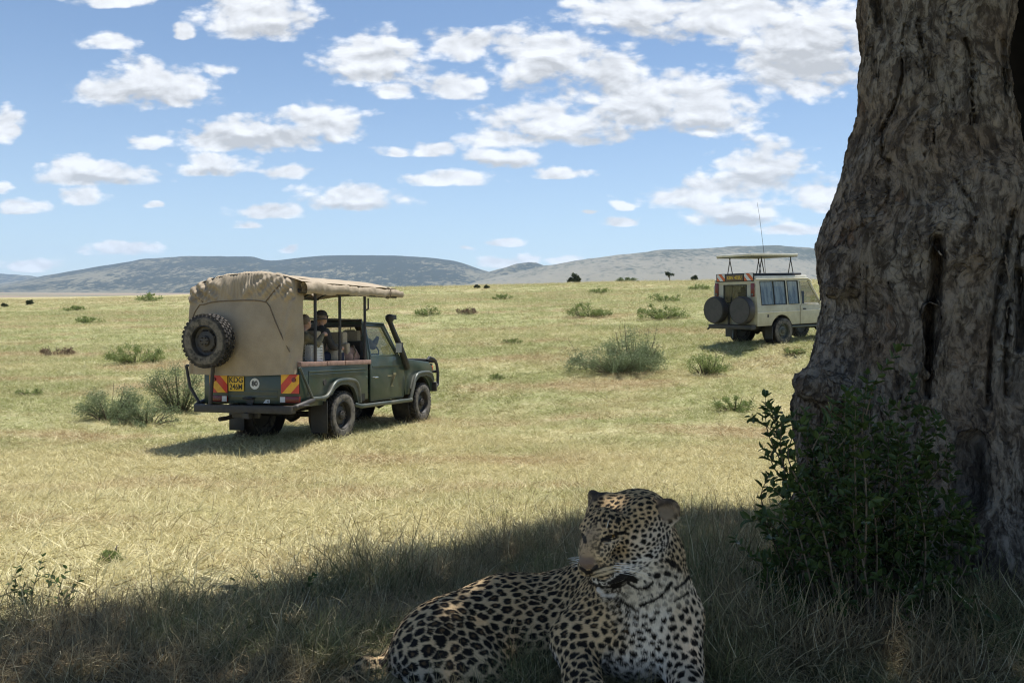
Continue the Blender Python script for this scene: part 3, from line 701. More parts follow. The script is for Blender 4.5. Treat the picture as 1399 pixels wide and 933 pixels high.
# ------------------------------------------------------------------ the green safari pickup
def build_pickup():
    g = empty('safari_pickup'); g.matrix_world = vmat(V1)
    tag(g, 'dark green open-sided safari pickup with tan canvas roof, rear spare wheel and bull bar', 'safari truck', 'safari vehicles')
    G, K = M['green'], M['black']
    # chassis
    c = MB()
    for s in (-1, 1): c.box((1.3, s * .42, .58), (4.9, .09, .14))
    for x in (-1.1, -.5, .6, 1.6, 3.6): c.box((x, 0, .57), (.08, .84, .1))
    c.box((.55, .35, .62), (.9, .5, .24)); c.box((-.75, 0, .66), (.6, .75, .16)); c.box((1.9, 0, .62), (.9, .5, .3)); c.box((3.1, 0, .8), (.9, .9, .4)); c.box((1.2, 0, .68), (4.4, 1.45, .05))
    c.build('chassis', M['under'], g, .01)
    for x in (0, 3.18):
        a = MB(); a.tube([(x, -.7, .41), (x, .7, .41)], .05, 10); a.lathe([(.001, -.16), (.1, -.12), (.16, 0), (.1, .12), (.001, .16)], (x, .1, .42), 'y', 14, closed=False); a.build('axle', M['under'], g)
    for s in (-1, 1): a = MB(); a.box((0, s * .5, .55), (1.2, .07, .04)); a.build('leaf_spring', M['under'], g); a = MB(); a.tube([(.1, s * .5, .42), (.25, s * .5, .9)], .035, 8); a.build('shock_absorber', M['under'], g)
    e = MB(); e.tube([(1.6, .5, .45), (-.5, .52, .5), (-1.15, .55, .42), (-1.3, .55, .42)], .035, 8); e.build('exhaust_pipe', M['under'], g)
    for x in (0, 3.18):
        for s in (-1, 1): wheel(g, (x, s * .80, .405), s)
    # tub
    for s in (-1, 1):
        y0, y1 = s * .835, s * .875
        p = MB(); p.prism(arch_poly(-1.22, .92, .62, 1.25, 0, .42, .545), y0, y1, 'y'); pn = p.build('side_panel', G, g, .006)
        m_ = MB()
        m_.tube([(-.98, s * .877, 1.17), (.80, s * .877, 1.17)], .012, 6); m_.tube([(-.98, s * .877, 1.12), (.80, s * .877, 1.12)], .008, 6)
        m_.tube([(-.98, s * .877, 1.17), (-1.0, s * .877, .80)], .008, 6)
        m_.build('moulding', G, pn)
        if s < 0:
            f = MB(); f.lathe([(.05, 0), (.001, 0), (.001, -.012), (.05, -.012)], (-.52, -.875, .98), 'y', 16); f.build('fuel_cap', K, pn)
            v = MB(); v.box((.72, -.877, .66), (.16, .01, .13)); v.build('vent', M['ink'], pn)
        fl = MB(); r_ = .60
        path = [(-1.0, s * .93, .74), (-.62, s * .93, .74)] + [(-.47, s * .93, .80), (-.33, s * .93, .93), (-.20, s * .93, .985), (.0, s * .93, 1.0), (.28, s * .93, .985), (.42, s * .93, .93), (.50, s * .93, .78), (.53, s * .93, .58)]
        fl.tube(curve_pts(path, 5), .034, 10); fl.prism([(-.44, .80), (-.30, .94), (-.18, .985), (.26, .985), (.40, .93), (.49, .78), (.53, .58), (.46, .58), (.40, .74), (.30, .86), (.12, .92), (-.12, .92), (-.28, .86), (-.40, .76)], s * .87, s * .935, 'y')
        fl.build('wheel_flare', M['pipe'], g, 0)
        w = MB(); w.lathe([(.50, s * .55), (.50, s * .83), (.48, s * .83), (.48, s * .55)], (0, 0, .46), 'y', 24); w.build('wheel_well', M['under'], g)
        rl = MB()
        for x0, x1 in ((-1.22, -.47), (-.46, .10), (.11, 1.02)): rl.box(((x0 + x1) / 2, s * .85, 1.285), (x1 - x0 - .01, .09, .075))
        rl.build('side_rail', M['rail'], g, .008)
        mf = MB(); mf.box((-.56, s * .80, .42), (.02, .30, .52)); mf.build('mud_flap', M['plastic'], g, .004)
    fl = MB(); fl.box((-.15, 0, .74), (2.1, 1.66, .04)); fl.build('load_floor', M['under'], g)
    for x, ln in ((-.85, .03), (.9, .03)): ct = MB(); ct.box((x, 0, .98), (ln, 1.66, .5)); ct.build('bulkhead', G, g)
    tg = MB(); tg.box((-1.235, 0, .915), (.05, 1.76, .48)); tgo = tg.build('tailgate', G, g, .012)
    bd = MB()
    for z in (.86, .78): bd.box((-1.262, 0, z), (.008, 1.0, .035))
    bd.build('moulding', G, tgo, .003)
    chevron(tgo, -1.275, -.90, -.575, .84, 1.13, 1); chevron(tgo, -1.275, .42, .76, .84, 1.13, -1)
    for s, y in ((1, .67), (-1, -.81)):
        rf = MB(); rf.lathe([(.035, 0), (.001, 0), (.001, -.014), (.035, -.014)], (-1.284, y, 1.05), 'x', 14); rf.build('reflector', M['lamp'], tgo)
    pl = MB(); pl.box((-1.272, .255, .985), (.012, .29, .235)); plo = pl.build('number_plate', M['plate'], tgo, .006)
    text('lettering', 'KDG', (-1.280, .255, 1.040), .125, M['ink'], plo, bold=.0015); text('lettering', '246M', (-1.280, .255, .930), .125, M['ink'], plo, sx=.86, bold=.001)
    st = MB(); st.lathe([(.088, 0), (.001, 0), (.001, -.006), (.088, -.006)], (-1.262, -.085, .985), 'x', 28); so = st.build('speed_disc', M['sticker'], tgo)
    text('lettering', '80', (-1.270, -.085, .985), .11, M['ink'], so, bold=.003)
    s4 = MB(); s4.prism([(-.24, .685), (-.36, .685), (-.36, .74), (-.29, .74)], -1.262, -1.268, 'x'); s4o = s4.build('sticker', M['sticker'], tgo); text('lettering', '4', (-1.272, -.33, .71), .06, M['ink'], s4o)
    for y0, y1 in ((-.90, -.56), (.42, .76)):
        t = MB(); t.box((-1.262, (y0 + y1) / 2, .745), (.05, abs(y1 - y0), .10)); to = t.build('tail_light', M['lamp'], g, .008)
        q = MB(); q.box((-1.290, y1 - .05 if y0 < 0 else y0 + .05, .745), (.008, .09, .085)); q.build('reverse_lens', M['sticker'], to, .002)
    hd = MB(); hd.tube([(-1.27, -.07, .76), (-1.31, -.07, .76), (-1.31, .1, .76), (-1.27, .1, .76)], .014, 8); hd.lathe([(.07, 0), (.001, 0), (.001, -.01), (.07, -.01)], (-1.262, .0, .72), 'x', 16); hd.build('handle', K, tgo)
    # rear bumper and side bars
    b = MB(); b.box((-1.42, 0, .60), (.14, 1.78, .12)); b.box((-1.36, 0, .53), (.06, .5, .14)); b.tube([(-1.40, .80, .60), (-1.38, .93, .64), (-1.2, .96, .68), (-.95, .95, .72)], .045, 8); b.tube([(-1.40, -.80, .60), (-1.38, -.92, .64), (-1.2, -.95, .68), (-.95, -.94, .72)], .045, 8)
    b.build('rear_bumper', K, g, .012)
    d = MB(); d.tube([(-.98, -.95, .74), (-1.26, -.90, 1.24)], .022, 8); d.build('brace_bar', M['pipe'], g)
    d = MB(); d.tube([(-1.33, .92, .68), (-1.33, 1.10, .93), (-1.33, 1.17, 1.27)], .024, 8); d.tube([(-1.33, 1.17, 1.27), (-1.33, .8, 1.27)], .022, 8); d.build('brace_bar', K, g)
    d = MB(); d.tube([(-1.36, -.95, .66), (-1.34, -1.02, .66), (-1.2, -1.02, .66)], .016, 6); d.build('grab_loop', K, g); d = MB(); d.box((-1.46, -.1, .50), (.12, .12, .08)); d.build('tow_hitch', K, g)
    for s in (-1, 1):
        sb = MB(); sb.tube([(.40, s * .90, .56), (.50, s * .97, .52), (2.50, s * .97, .50), (2.62, s * .92, .50)], .038, 10)
        for x in (.8, 2.2): sb.tube([(x, s * .5, .58), (x, s * .95, .52)], .02, 6)
        sb.build('side_step', M['pipe'], g)
    # cab
    dw = [(1.05, 1.40), (1.05, 1.93), (1.75, 1.93), (2.22, 1.40)]
    for s in (-1, 1):
        dr = MB(); dr.prism([(1.0, .56), (2.34, .56), (2.44, .80), (2.30, 1.38), (1.0, 1.38)], s * .84, s * .885, 'y'); do = dr.build('door', G, g, .012)
        q = MB(); q.box((1.72, s * .886, 1.20), (1.30, .012, .03)); q.build('moulding', G, do, .004)
        h = MB(); h.tube([(1.08, s * .886, 1.0), (1.08, s * .925, 1.0), (1.20, s * .925, 1.0), (1.20, s * .886, 1.0)], .013, 8); h.build('handle', M['chrome'] if s < 0 else K, do)
        em = MB(); 
        em.prism([(1.66, 1.02), (2.02, 1.02), (2.02, 1.06), (1.88, 1.06), (1.86, .82), (1.92, .80), (1.78, .80), (1.82, .84), (1.82, 1.0), (1.66, .99)], s * .886, s * .889, 'y'); em.build('emblem', M['gold'], do)
        sy = s * .86; iy = s * .74
        fr = MB()
        fr.tube([(1.03, sy, 1.38), (1.03, iy, 1.95)], .030, 6); fr.tube([(1.03, iy, 1.95), (1.70, iy, 1.95)], .024, 6); fr.tube([(1.70, iy, 1.95), (2.12, sy, 1.38)], .026, 6); fr.tube([(1.03, sy, 1.39), (2.12, sy, 1.39)], .022, 6)
        fr.build('window_frame', G, do)
        gl = MB(); gl.add([(1.05, s * .855, 1.40), (2.09, s * .855, 1.40), (1.69, s * .745, 1.93), (1.05, s * .745, 1.93)], [(0, 1, 2, 3)]); gl.build('window_glass', M['glass'], do)
        pil = MB(); pil.tube([(.965, s * .85, 1.25), (.965, s * .75, 1.97)], .04, 8); pil.build('pillar', G, g); pil = MB(); pil.tube([(2.24, s * .82, 1.36), (1.76, s * .73, 1.98)], .036, 8); pil.build('pillar', G, g)
        mi = MB(); mi.tube([(2.06, s * .86, 1.46), (2.0, s * .93, 1.50)], .012, 6); mi.box((1.98, s * .98, 1.54), (.05, .14, .20)); mio = mi.build('mirror', K, g, .01)
        mg = MB(); mg.box((1.950, s * .98, 1.54), (.006, .12, .18)); mg.build('mirror_glass', M['sticker'], mio)
        # front wing with its arch
        wg = MB(); wg.prism(arch_poly(2.47, 3.78, .60, 1.2, 3.18, .42, .54, top=[(3.80, 1.12), (3.6, 1.24), (2.33, 1.33)]), s * .66, s * .865, 'y'); wg.build('front_wing', G, g, .02)
        ff = MB(); ff.tube(curve_pts([(2.58, s * .92, .50), (2.68, s * .93, .72), (2.80, s * .93, .93), (2.95, s * .93, 1.01), (3.3, s * .93, 1.03), (3.58, s * .92, .99), (3.74, s * .9, .85)], 5), .034, 10)
        ff.prism([(2.66, .72), (2.78, .94), (2.93, 1.02), (3.32, 1.04), (3.6, .99), (3.74, .85), (3.70, .80), (3.55, .91), (3.32, .96), (3.0, .94), (2.84, .86), (2.72, .70)], s * .86, s * .93, 'y'); ff.build('wheel_flare', M['pipe'], g)
        hl = MB(); hl.lathe([(.09, 0), (.001, 0), (.001, .03), (.09, .01)], (3.83, s * .62, 1.05), 'x', 20); hl.build('headlight', M['sticker'], g)
        il = MB(); il.box((3.80, s * .80, 1.10), (.07, .12, .10)); il.build('indicator', M['orange'], g, .01)
        iw = MB(); iw.lathe([(.52, s * .45), (.52, s * .82), (.50, s * .82), (.50, s * .45)], (3.18, 0, .46), 'y', 24); iw.build('wheel_well', M['under'], g)
    bo = MB()
    def bon(u, v):
        x = 2.22 + 1.58 * v; y = .70 * u; return (x, y, 1.37 - .10 * v - .05 * v ** 4 - .035 * abs(u) ** 3 + (.02 if abs(u) < .55 else 0))
    bo.grid(bon, np.linspace(-1, 1, 17), np.linspace(0, 1, 10)); bo.box((3.1, 0, 1.18), (1.3, 1.3, .14)); bo.build('bonnet', G, g)
    gr = MB(); gr.box((3.80, 0, 1.02), (.06, 1.70, .36)); gro = gr.build('grille', K, g, .01)
    rs = MB(); rs.box((1.36, 0, 1.995), (.88, 1.50, .05)); rs.build('cab_roof', G, g, .022, 3)
    bk = MB(); bk.box((.955, 0, 1.36), (.05, 1.6, .06)); bk.box((.955, 0, .98), (.04, 1.66, .72)); bk.box((.955, 0, 1.95), (.05, 1.46, .06)); bk.build('cab_back', K, g, .006)
    ws = MB(); ws.add([(2.24, -.80, 1.38), (2.24, .80, 1.38), (1.76, .71, 1.97), (1.76, -.71, 1.97)], [(0, 1, 2, 3)]); ws.build('windscreen', M['glass'], g)
    rv = MB(); rv.box((1.80, 0, 1.86), (.03, .22, .07)); rv.tube([(1.80, 0, 1.88), (1.84, 0, 1.95)], .01, 5); rv.build('interior_mirror', K, g, .01)
    da = MB(); da.box((2.20, 0, 1.30), (.40, 1.5, .20)); da.build('dashboard', M['plastic'], g, .03)
    sw = MB(); sw.tube([(1.90 + .05 * math.sin(t), -.38 + .19 * math.cos(t), 1.42 + .18 * math.sin(t)) for t in np.linspace(0, 2 * math.pi, 20, endpoint=False)], .014, 6, closed=True); sw.tube([(1.9, -.38, 1.42), (2.15, -.38, 1.33)], .02, 6); sw.tube([(1.9, -.57, 1.42), (1.9, -.19, 1.42)], .012, 5); sw.build('steering_wheel', K, g)
    for y in (-.42, .42):
        se = MB(); se.box((1.35, y, 1.05), (.5, .5, .16)); se.box((1.12, y, 1.38), (.13, .48, .58), Matrix.Rotation(R(-8), 3, 'Y')); so = se.build('front_seat', M['seatdark'], g, .03); hh = MB(); hh.box((1.14, y, 1.76), (.13, .30, .20)); hh.box((1.12, y, 1.62), (.02, .12, .12)); hh.build('headrest', M['seat'], so, .02)
    # snorkel
    sn = MB(); sn.tube([(2.56, -.87, 1.14), (2.46, -.90, 1.17), (2.36, -.915, 1.26), (2.16, -.905, 1.56), (1.96, -.875, 1.84), (1.87, -.85, 2.00), (1.85, -.84, 2.05)], [.05, .07, .07, .06, .052, .05, .05], 10); sno = sn.build('snorkel', M['plastic'], g)
    sh = MB(); sh.lathe([(.05, -.02), (.07, .01), (.085, .04), (.085, .10), (.05, .13), (.001, .14)], (1.85, -.84, 2.05), 'z', 18, closed=False); sh.box((1.93, -.84, 2.13), (.12, .15, .09)); sh.build('snorkel_head', M['plastic'], sno, 0)
    # bull bar
    bb = MB()
    for s in (-1, 1): bb.tube([(3.78, s * .92, .68), (3.98, s * .90, .74), (4.04, s * .88, 1.0), (4.02, s * .86, 1.18), (3.92, s * .84, 1.29), (3.76, s * .80, 1.33), (3.66, s * .80, 1.27)], .034, 10)
    for z, x in ((1.02, 4.04), (1.24, 3.99)): bb.tube([(x, -.87, z), (x, .87, z)], .03, 8)
    for s in (-1, 1): bb.tube([(4.0, s * .35, .75), (4.03, s * .35, 1.0), (3.98, s * .35, 1.27)], .034, 8)
    bb.tube([(3.99, -.86, 1.26), (3.96, -.35, 1.28), (3.96, .35, 1.28), (3.99, .86, 1.26)], .03, 8)
    bb.build('bull_bar', K, g)
    fb = MB(); fb.prism([(3.76, -.96), (3.76, .96), (3.92, .92), (4.02, .6), (4.02, -.6), (3.92, -.92)], .60, .80, 'z'); fb.build('front_bumper', K, g, .02)
    # spare wheel on the tail
    wheel(g, (-1.60, .52, 1.66), -1, r=.42, w=.22, name='spare_wheel').rotation_euler = (R(3), 0, R(-90))
    sp = MB(); sp.tube([(-1.40, .50, 1.66), (-1.62, .50, 1.66)], .045, 8); sp.tube([(-1.44, .62, .62), (-1.44, .52, 1.7)], .03, 8); sp.build('spare_wheel_carrier', K, g)
    # posts and roof frame
    TOP = lambda x: 2.36 + .035 * (x + 1.3)
    for s in (-1, 1):
        for x in (-.75, 0.0, .86):
            po = MB(); po.tube([(x, s * .85, 1.30), (x, s * .85, TOP(x) + .06)], .026, 8); po.build('post', K, g)
    fr = MB()
    for s in (-1, 1): fr.tube([(-1.22, s * .87, TOP(-1.22) + .05), (2.05, s * .87, TOP(2.05) + .05)], .026, 8)
    for x in (-1.2, -.75, 0, .86, 1.5, 2.05): fr.tube([(x, -.87, TOP(x) + .06)] + [(x, yy, TOP(x) + .10 + .16 * (1 - (yy / .9) ** 2)) for yy in (-.6, -.3, 0, .3, .6)] + [(x, .87, TOP(x) + .06)], .018, 6)
    fr.tube([(1.08, -.80, TOP(1.1)), (1.08, -.80, TOP(1.1) - .19), (1.02, -.80, TOP(1.1) - .21)], .016, 6)
    fr.tube([(-.72, -.6, 2.02), (.93, -.72, 2.05)], .014, 6); fr.tube([(.93, -.75, 2.04), (.93, .75, 2.04)], .03, 6)
    fr.build('roof_frame', K, g)
    # canvas roof
    cv = MB()
    def roof(u, v):
        x = -1.30 + 3.46 * v; y = u * (1.0 if v < .9 else 1.0 - .1 * (v - .9) / .1); ed = TOP(x)
        drop = .19 * max(0, 1 - v) ** .0
        z = ed + .20 + .155 * (1 - abs(u) ** 2.4) * (1 - .55 * smst(v, .80, 1.0)) - .10 * float(smst(v, .93, 1.0)) * (1 - abs(u) * .3)
        z += .012 * math.sin(v * 34) * (1 - u * u) * (.4) + .02 * float(fbm([[x * 3, u * 3, 1.]], 3)[0])
        return (x, y + .03, z)
    us = np.linspace(-1, 1, 33); vs = np.linspace(0, 1, 60)
    cv.grid(roof, us, vs)
    def roll(sgn):
        def f(u, v):      # rolled side curtain hanging along the edge
            x = -1.22 + 3.36 * v; a = -.35 * math.pi + 1.55 * math.pi * u
            lump = 1 + .55 * float(fbm([[x * 4.2, a * .6, 3. + sgn]], 3)[0]) + .04 * math.sin(x * 21 + a) + .5 * float(fbm([[x * 14, a * 1.2, 7. + sgn]], 2)[0])
            sag = .018 * abs(math.sin(x * math.pi / .86))
            rr_ = (.095 - .03 * v) * lump
            return (x, sgn * (.985 + rr_ * .60 * math.cos(a)) + .03, TOP(x) + .115 - sag + rr_ * 1.05 * math.sin(a))
        return f
    rf = cv.build('canvas_roof', M['canvas'], g, 0, smooth_angle=60)
    for sgn in (-1, 1):
        ro = MB(); ro.grid(roll(sgn), np.linspace(0, 1, 18), np.linspace(0, 1, 120)); ro.build('rolled_curtain', M['canvas'], g, 0, smooth_angle=70)
        sr = MB()
        for x in (1.55,): 
            c_ = (x, sgn * .985 + .03, TOP(x) + .11); sr.tube([(x, c_[1] + .07 * math.cos(a), c_[2] + .105 * math.sin(a)) for a in np.linspace(0, 2 * math.pi, 14, endpoint=False)], .009, 5, closed=True)
        sr.build('strap', M['hem'], g)
    fv = MB(); fv.grid(lambda u, v: (2.15 + .03 * v + .02 * math.sin(u * 9), u * .95 + .03, TOP(2.15) + .17 + .06 * (1 - abs(u) ** 2) - .13 * v), np.linspace(-1, 1, 21), np.linspace(0, 1, 6)); fv.build('front_valance', M['canvas'], g)
    # canvas back cover with gathers along its top
    Y0, Y1 = -.84, 1.12
    def back_pt(s, t):
        """s 0..1 right return -> rear -> left return; t 0 hem .. 1 top edge .. 1.12 over the roof"""
        ss = (s - .5) * 2; hw = (Y1 - Y0) / 2; cy0 = (Y0 + Y1) / 2
        # rounded corner path
        q = abs(ss); 
        if q < .84: yy = q / .84 * (hw - .08); xx = -1.36
        else:
            k = (q - .84) / .16
            if k < .45: a = k / .45 * math.pi / 2; yy = hw - .08 + .08 * math.sin(a); xx = -1.28 - .08 * math.cos(a)
            else: yy = hw; xx = -1.28 + .22 * (k - .45) / .55
        y = math.copysign(yy, ss) + cy0
        top = TOP(-1.3) + .20 + .175 * (1 - min(1, abs((y - .05) / 1.0)) ** 2.4)
        tz = min(t, 1.0); z = 1.14 + (top - 1.14) * tz
        z += -.03 * math.sin(math.pi * (y - Y0) / (Y1 - Y0)) * (1 - tz)          # sagging hem
        if t > 1: z = top + .015 - .02 * (t - 1) / .12; xx += .30 * (t - 1) / .12
        # top edge leans in and rounds off
        r_ = max(0.0, min(1, (tz - .88) / .12)); xx += .12 * (1 - math.sqrt(max(0, 1 - r_ * r_)))
        # seam line: arch-shaped, gathers above it, smooth bulge under it
        seam = 2.30 - .06 * ((y - .1) / .9) ** 2
        inner = max(0.0, min(1, (abs(y - .2) - .55) / .25))
        above = smst(z, seam - .02, seam + .10) * (1 - .25 * r_)
        yy_ = y + float(fbm([[y * 3, z * 3, 6.]], 2)[0]) * .10; sk = (z - 2.28) * 1.3 * max(-1, min(1, (y - .2) * 2.2))
        amp = .6 + 1.2 * abs(float(fbm([[y * 2.6, 3., 1.]], 2)[0])) * 2
        fo_ = .5 * math.sin((yy_ - sk) * 26) + .35 * math.sin((yy_ - sk * .4) * 43 + 1.2) + .25 * math.sin((yy_ + sk * .5) * 71 + 2)
        xx += float(above) * (-.042 * amp * (abs(fo_) ** .8 * (1 if fo_ > 0 else -1)) * (1 - .3 * r_) - .012)
        z += float(above) * .02 * amp * fo_ * r_
        xx += -.035 * (1 - float(above)) * math.sin(math.pi * min(1, max(0, (z - 1.14) / 1.15))) * max(0, 1 - ((y - .15) / .95) ** 2)
        xx += .012 * float(fbm([[y * 2.2, z * 2.2, 2.]], 3)[0]) * 2
        # slack pleats down both outer edges
        ed_ = smst(abs(y - cy0), hw - .22, hw - .05); xx += float(ed_) * .02 * math.sin(z * 8 + y * 30); y += float(ed_) * math.copysign(1, ss) * .03 * float(fbm([[z * 3.1, 5., ss]], 3)[0]) * 2
        return (xx, y, z)
    bk = MB(); bk.grid(lambda u, v: back_pt(u, v), np.linspace(0, 1, 220), np.linspace(0, 1.12, 130)); bc = bk.build('canvas_back_cover', M['canvas'], g, 0, smooth_angle=80)
    def on_back(y, z):
        s = .5 + .5 * math.copysign(min(abs(y - (Y0 + Y1) / 2) / ((Y1 - Y0) / 2 - .08) * .84, .90), y - (Y0 + Y1) / 2)
        top = TOP(-1.3) + .20 + .175 * (1 - min(1, abs((y - .05))) ** 2.4); p = back_pt(s, (z - 1.14) / (top - 1.14)); return (p[0] - .006, y, z)
    se = MB()
    arc = [(y, 2.29 - .05 * ((y - .2) / .6) ** 4) for y in np.linspace(.80, -.38, 16)]
    se.tube([on_back(*p) for p in [(1.08, 1.9), (.98, 2.12), (.88, 2.24)] + arc + [(-.44, 2.18), (-.55, 1.95), (-.66, 1.72), (-.78, 1.48)]], .009, 5)
    se.tube([on_back(*p) for p in [(-.36, 2.26), (-.50, 2.40), (-.62, 2.52)]], .008, 5); se.tube([on_back(*p) for p in [(.82, 2.28), (.92, 2.38), (1.0, 2.46)]], .008, 5)
    se.build('seam', M['hem'], bc)
    # seats inside
    def seat(x, y, col, cover):
        s_ = MB(); s_.box((x + .20, y, 1.12), (.48, .46, .12)); s_.box((x, y, 1.40), (.12, .46, .46), Matrix.Rotation(R(-8), 3, 'Y')); so = s_.build('seat', col, g, .035, 3)
        h = MB(); h.box((x + .0, y, 1.72), (.16, .30, .21)); h.build('headrest', M['seat'], so, .03, 3)
        l = MB(); l.box((x + .2, y, .92), (.4, .4, .3)); l.build('seat_base', M['under'], so)
    for x, y, col in ((.56, -.48, M['seat']), (.56, .45, M['seat']), (.62, .0, M['seatdark']), (-.30, -.48, M['seat']), (-.30, .45, M['seat']), (-1.02, .45, M['seat']), (.90 - .06, -.52, M['seatdark'])):
        seat(x if x < .8 else .80, y, col, None) if x < .7 else None
    return g
pickup = build_pickup()
VM1 = vmat(V1); VM2 = vmat(V2)
def put_in(root, Mx, loc, yaw): root.matrix_world = Mx @ Matrix.Translation(loc) @ Matrix.Rotation(yaw, 4, 'Z')
def soft_item(name, lab, cat, Mx, loc, prims, m, h=.02, extra=None, yaw=0.0):
    e = empty(name); V, Q = sdf_mesh(prims, h); V = relax(V, Q, 1); V = V + vnormals(V, Q) * (fbm(V * 11, 3) * .02)[:, None]
    link('cover', mesh('cover', V, Q, [m]), e)
    if extra: extra(e)
    tag(e, lab, cat); put_in(e, Mx, loc, yaw); return e
def build_cargo():
    p = seated_person(None, 0, (M['skin'], M['jacket'], M['navy'], M['greyhair']), lean=.25, hat=M['jacket'], glasses=True, label='passenger in dark cap, sunglasses and charcoal jacket seated behind the pickup cab')
    put_in(p, VM1, (-.10, -.42, 1.30), R(-12))
    p = seated_person(None, 0, (M['skin'], M['khaki'], M['khaki'], M['greyhair']), lean=.45, arm_up=True, label='passenger in olive khaki clothes leaning forward beside the canvas back cover')
    put_in(p, VM1, (-.90, -.50, 1.20), R(-15))
    p = seated_person(None, 0, (M['skindark'], M['khaki'], M['navy'], M['hair']), lean=.15, arm_up=True, label='driver with short black hair seated at the wheel of the green pickup')
    put_in(p, VM1, (1.34, -.42, 1.16), 0)
    L = lambda *a: np.array(a, float)
    def pocket(e): b = MB(); b.box((-.02, -.13, .10), (.16, .02, .16)); b.build('pocket', M['navy'], e, .02)
    soft_item('rucksack', 'beige rucksack with navy front pocket standing behind the wooden side rail', 'rucksack', VM1, (.24, -.62, 1.28),
              [cone(L(-.08, 0, .08), L(-.06, 0, .20), .12, .10, .06), cone(L(.08, 0, .08), L(.06, 0, .20), .12, .10, .06)], M['seat'], extra=pocket)
    def strap(e): b = MB(); b.tube([(-.1, -.12, .05), (-.05, -.15, .2), (.0, -.08, .30), (.08, .02, .28)], .015, 6); b.build('strap', M['hem'], e)
    soft_item('duffel_bag', 'faded rose brown duffel bag slumped near the pickup cab', 'bag', VM1, (.72, -.62, 1.28),
              [cone(L(-.12, 0, .10), L(.12, 0, .09), .13, .12, .06), ball(L(.02, 0, .2), (.15, .11, .08), .05)], M['pinkish'], extra=strap)
    c = empty('crate'); tag(c, 'white plastic lattice crate beside the canvas back cover', 'crate')
    bx = MB()
    for i in range(9): bx.box((-.15 + i * .037, -.15, .17), (.012, .012, .36)); bx.box((-.15 + i * .037, .15, .17), (.012, .012, .36))
    for i in range(8):
        bx.box((0, -.15, .01 + i * .046), (.32, .014, .013)); bx.box((0, .15, .01 + i * .046), (.32, .014, .013))
        for s in (-1, 1): bx.box((s * .155, 0, .01 + i * .046), (.012, .30, .013))
    for i in range(7):
        for s in (-1, 1): bx.box((s * .155, -.12 + i * .04, .17), (.012, .012, .36))
    bx.build('lattice', M['white'], c); li = MB(); li.box((0, 0, .17), (.27, .27, .33)); li.build('liner', M['white'], c, .03)
    c.scale = (.8, .8, 1.0); put_in(c, VM1, (-.64, -.66, 1.24), 0)
build_cargo()

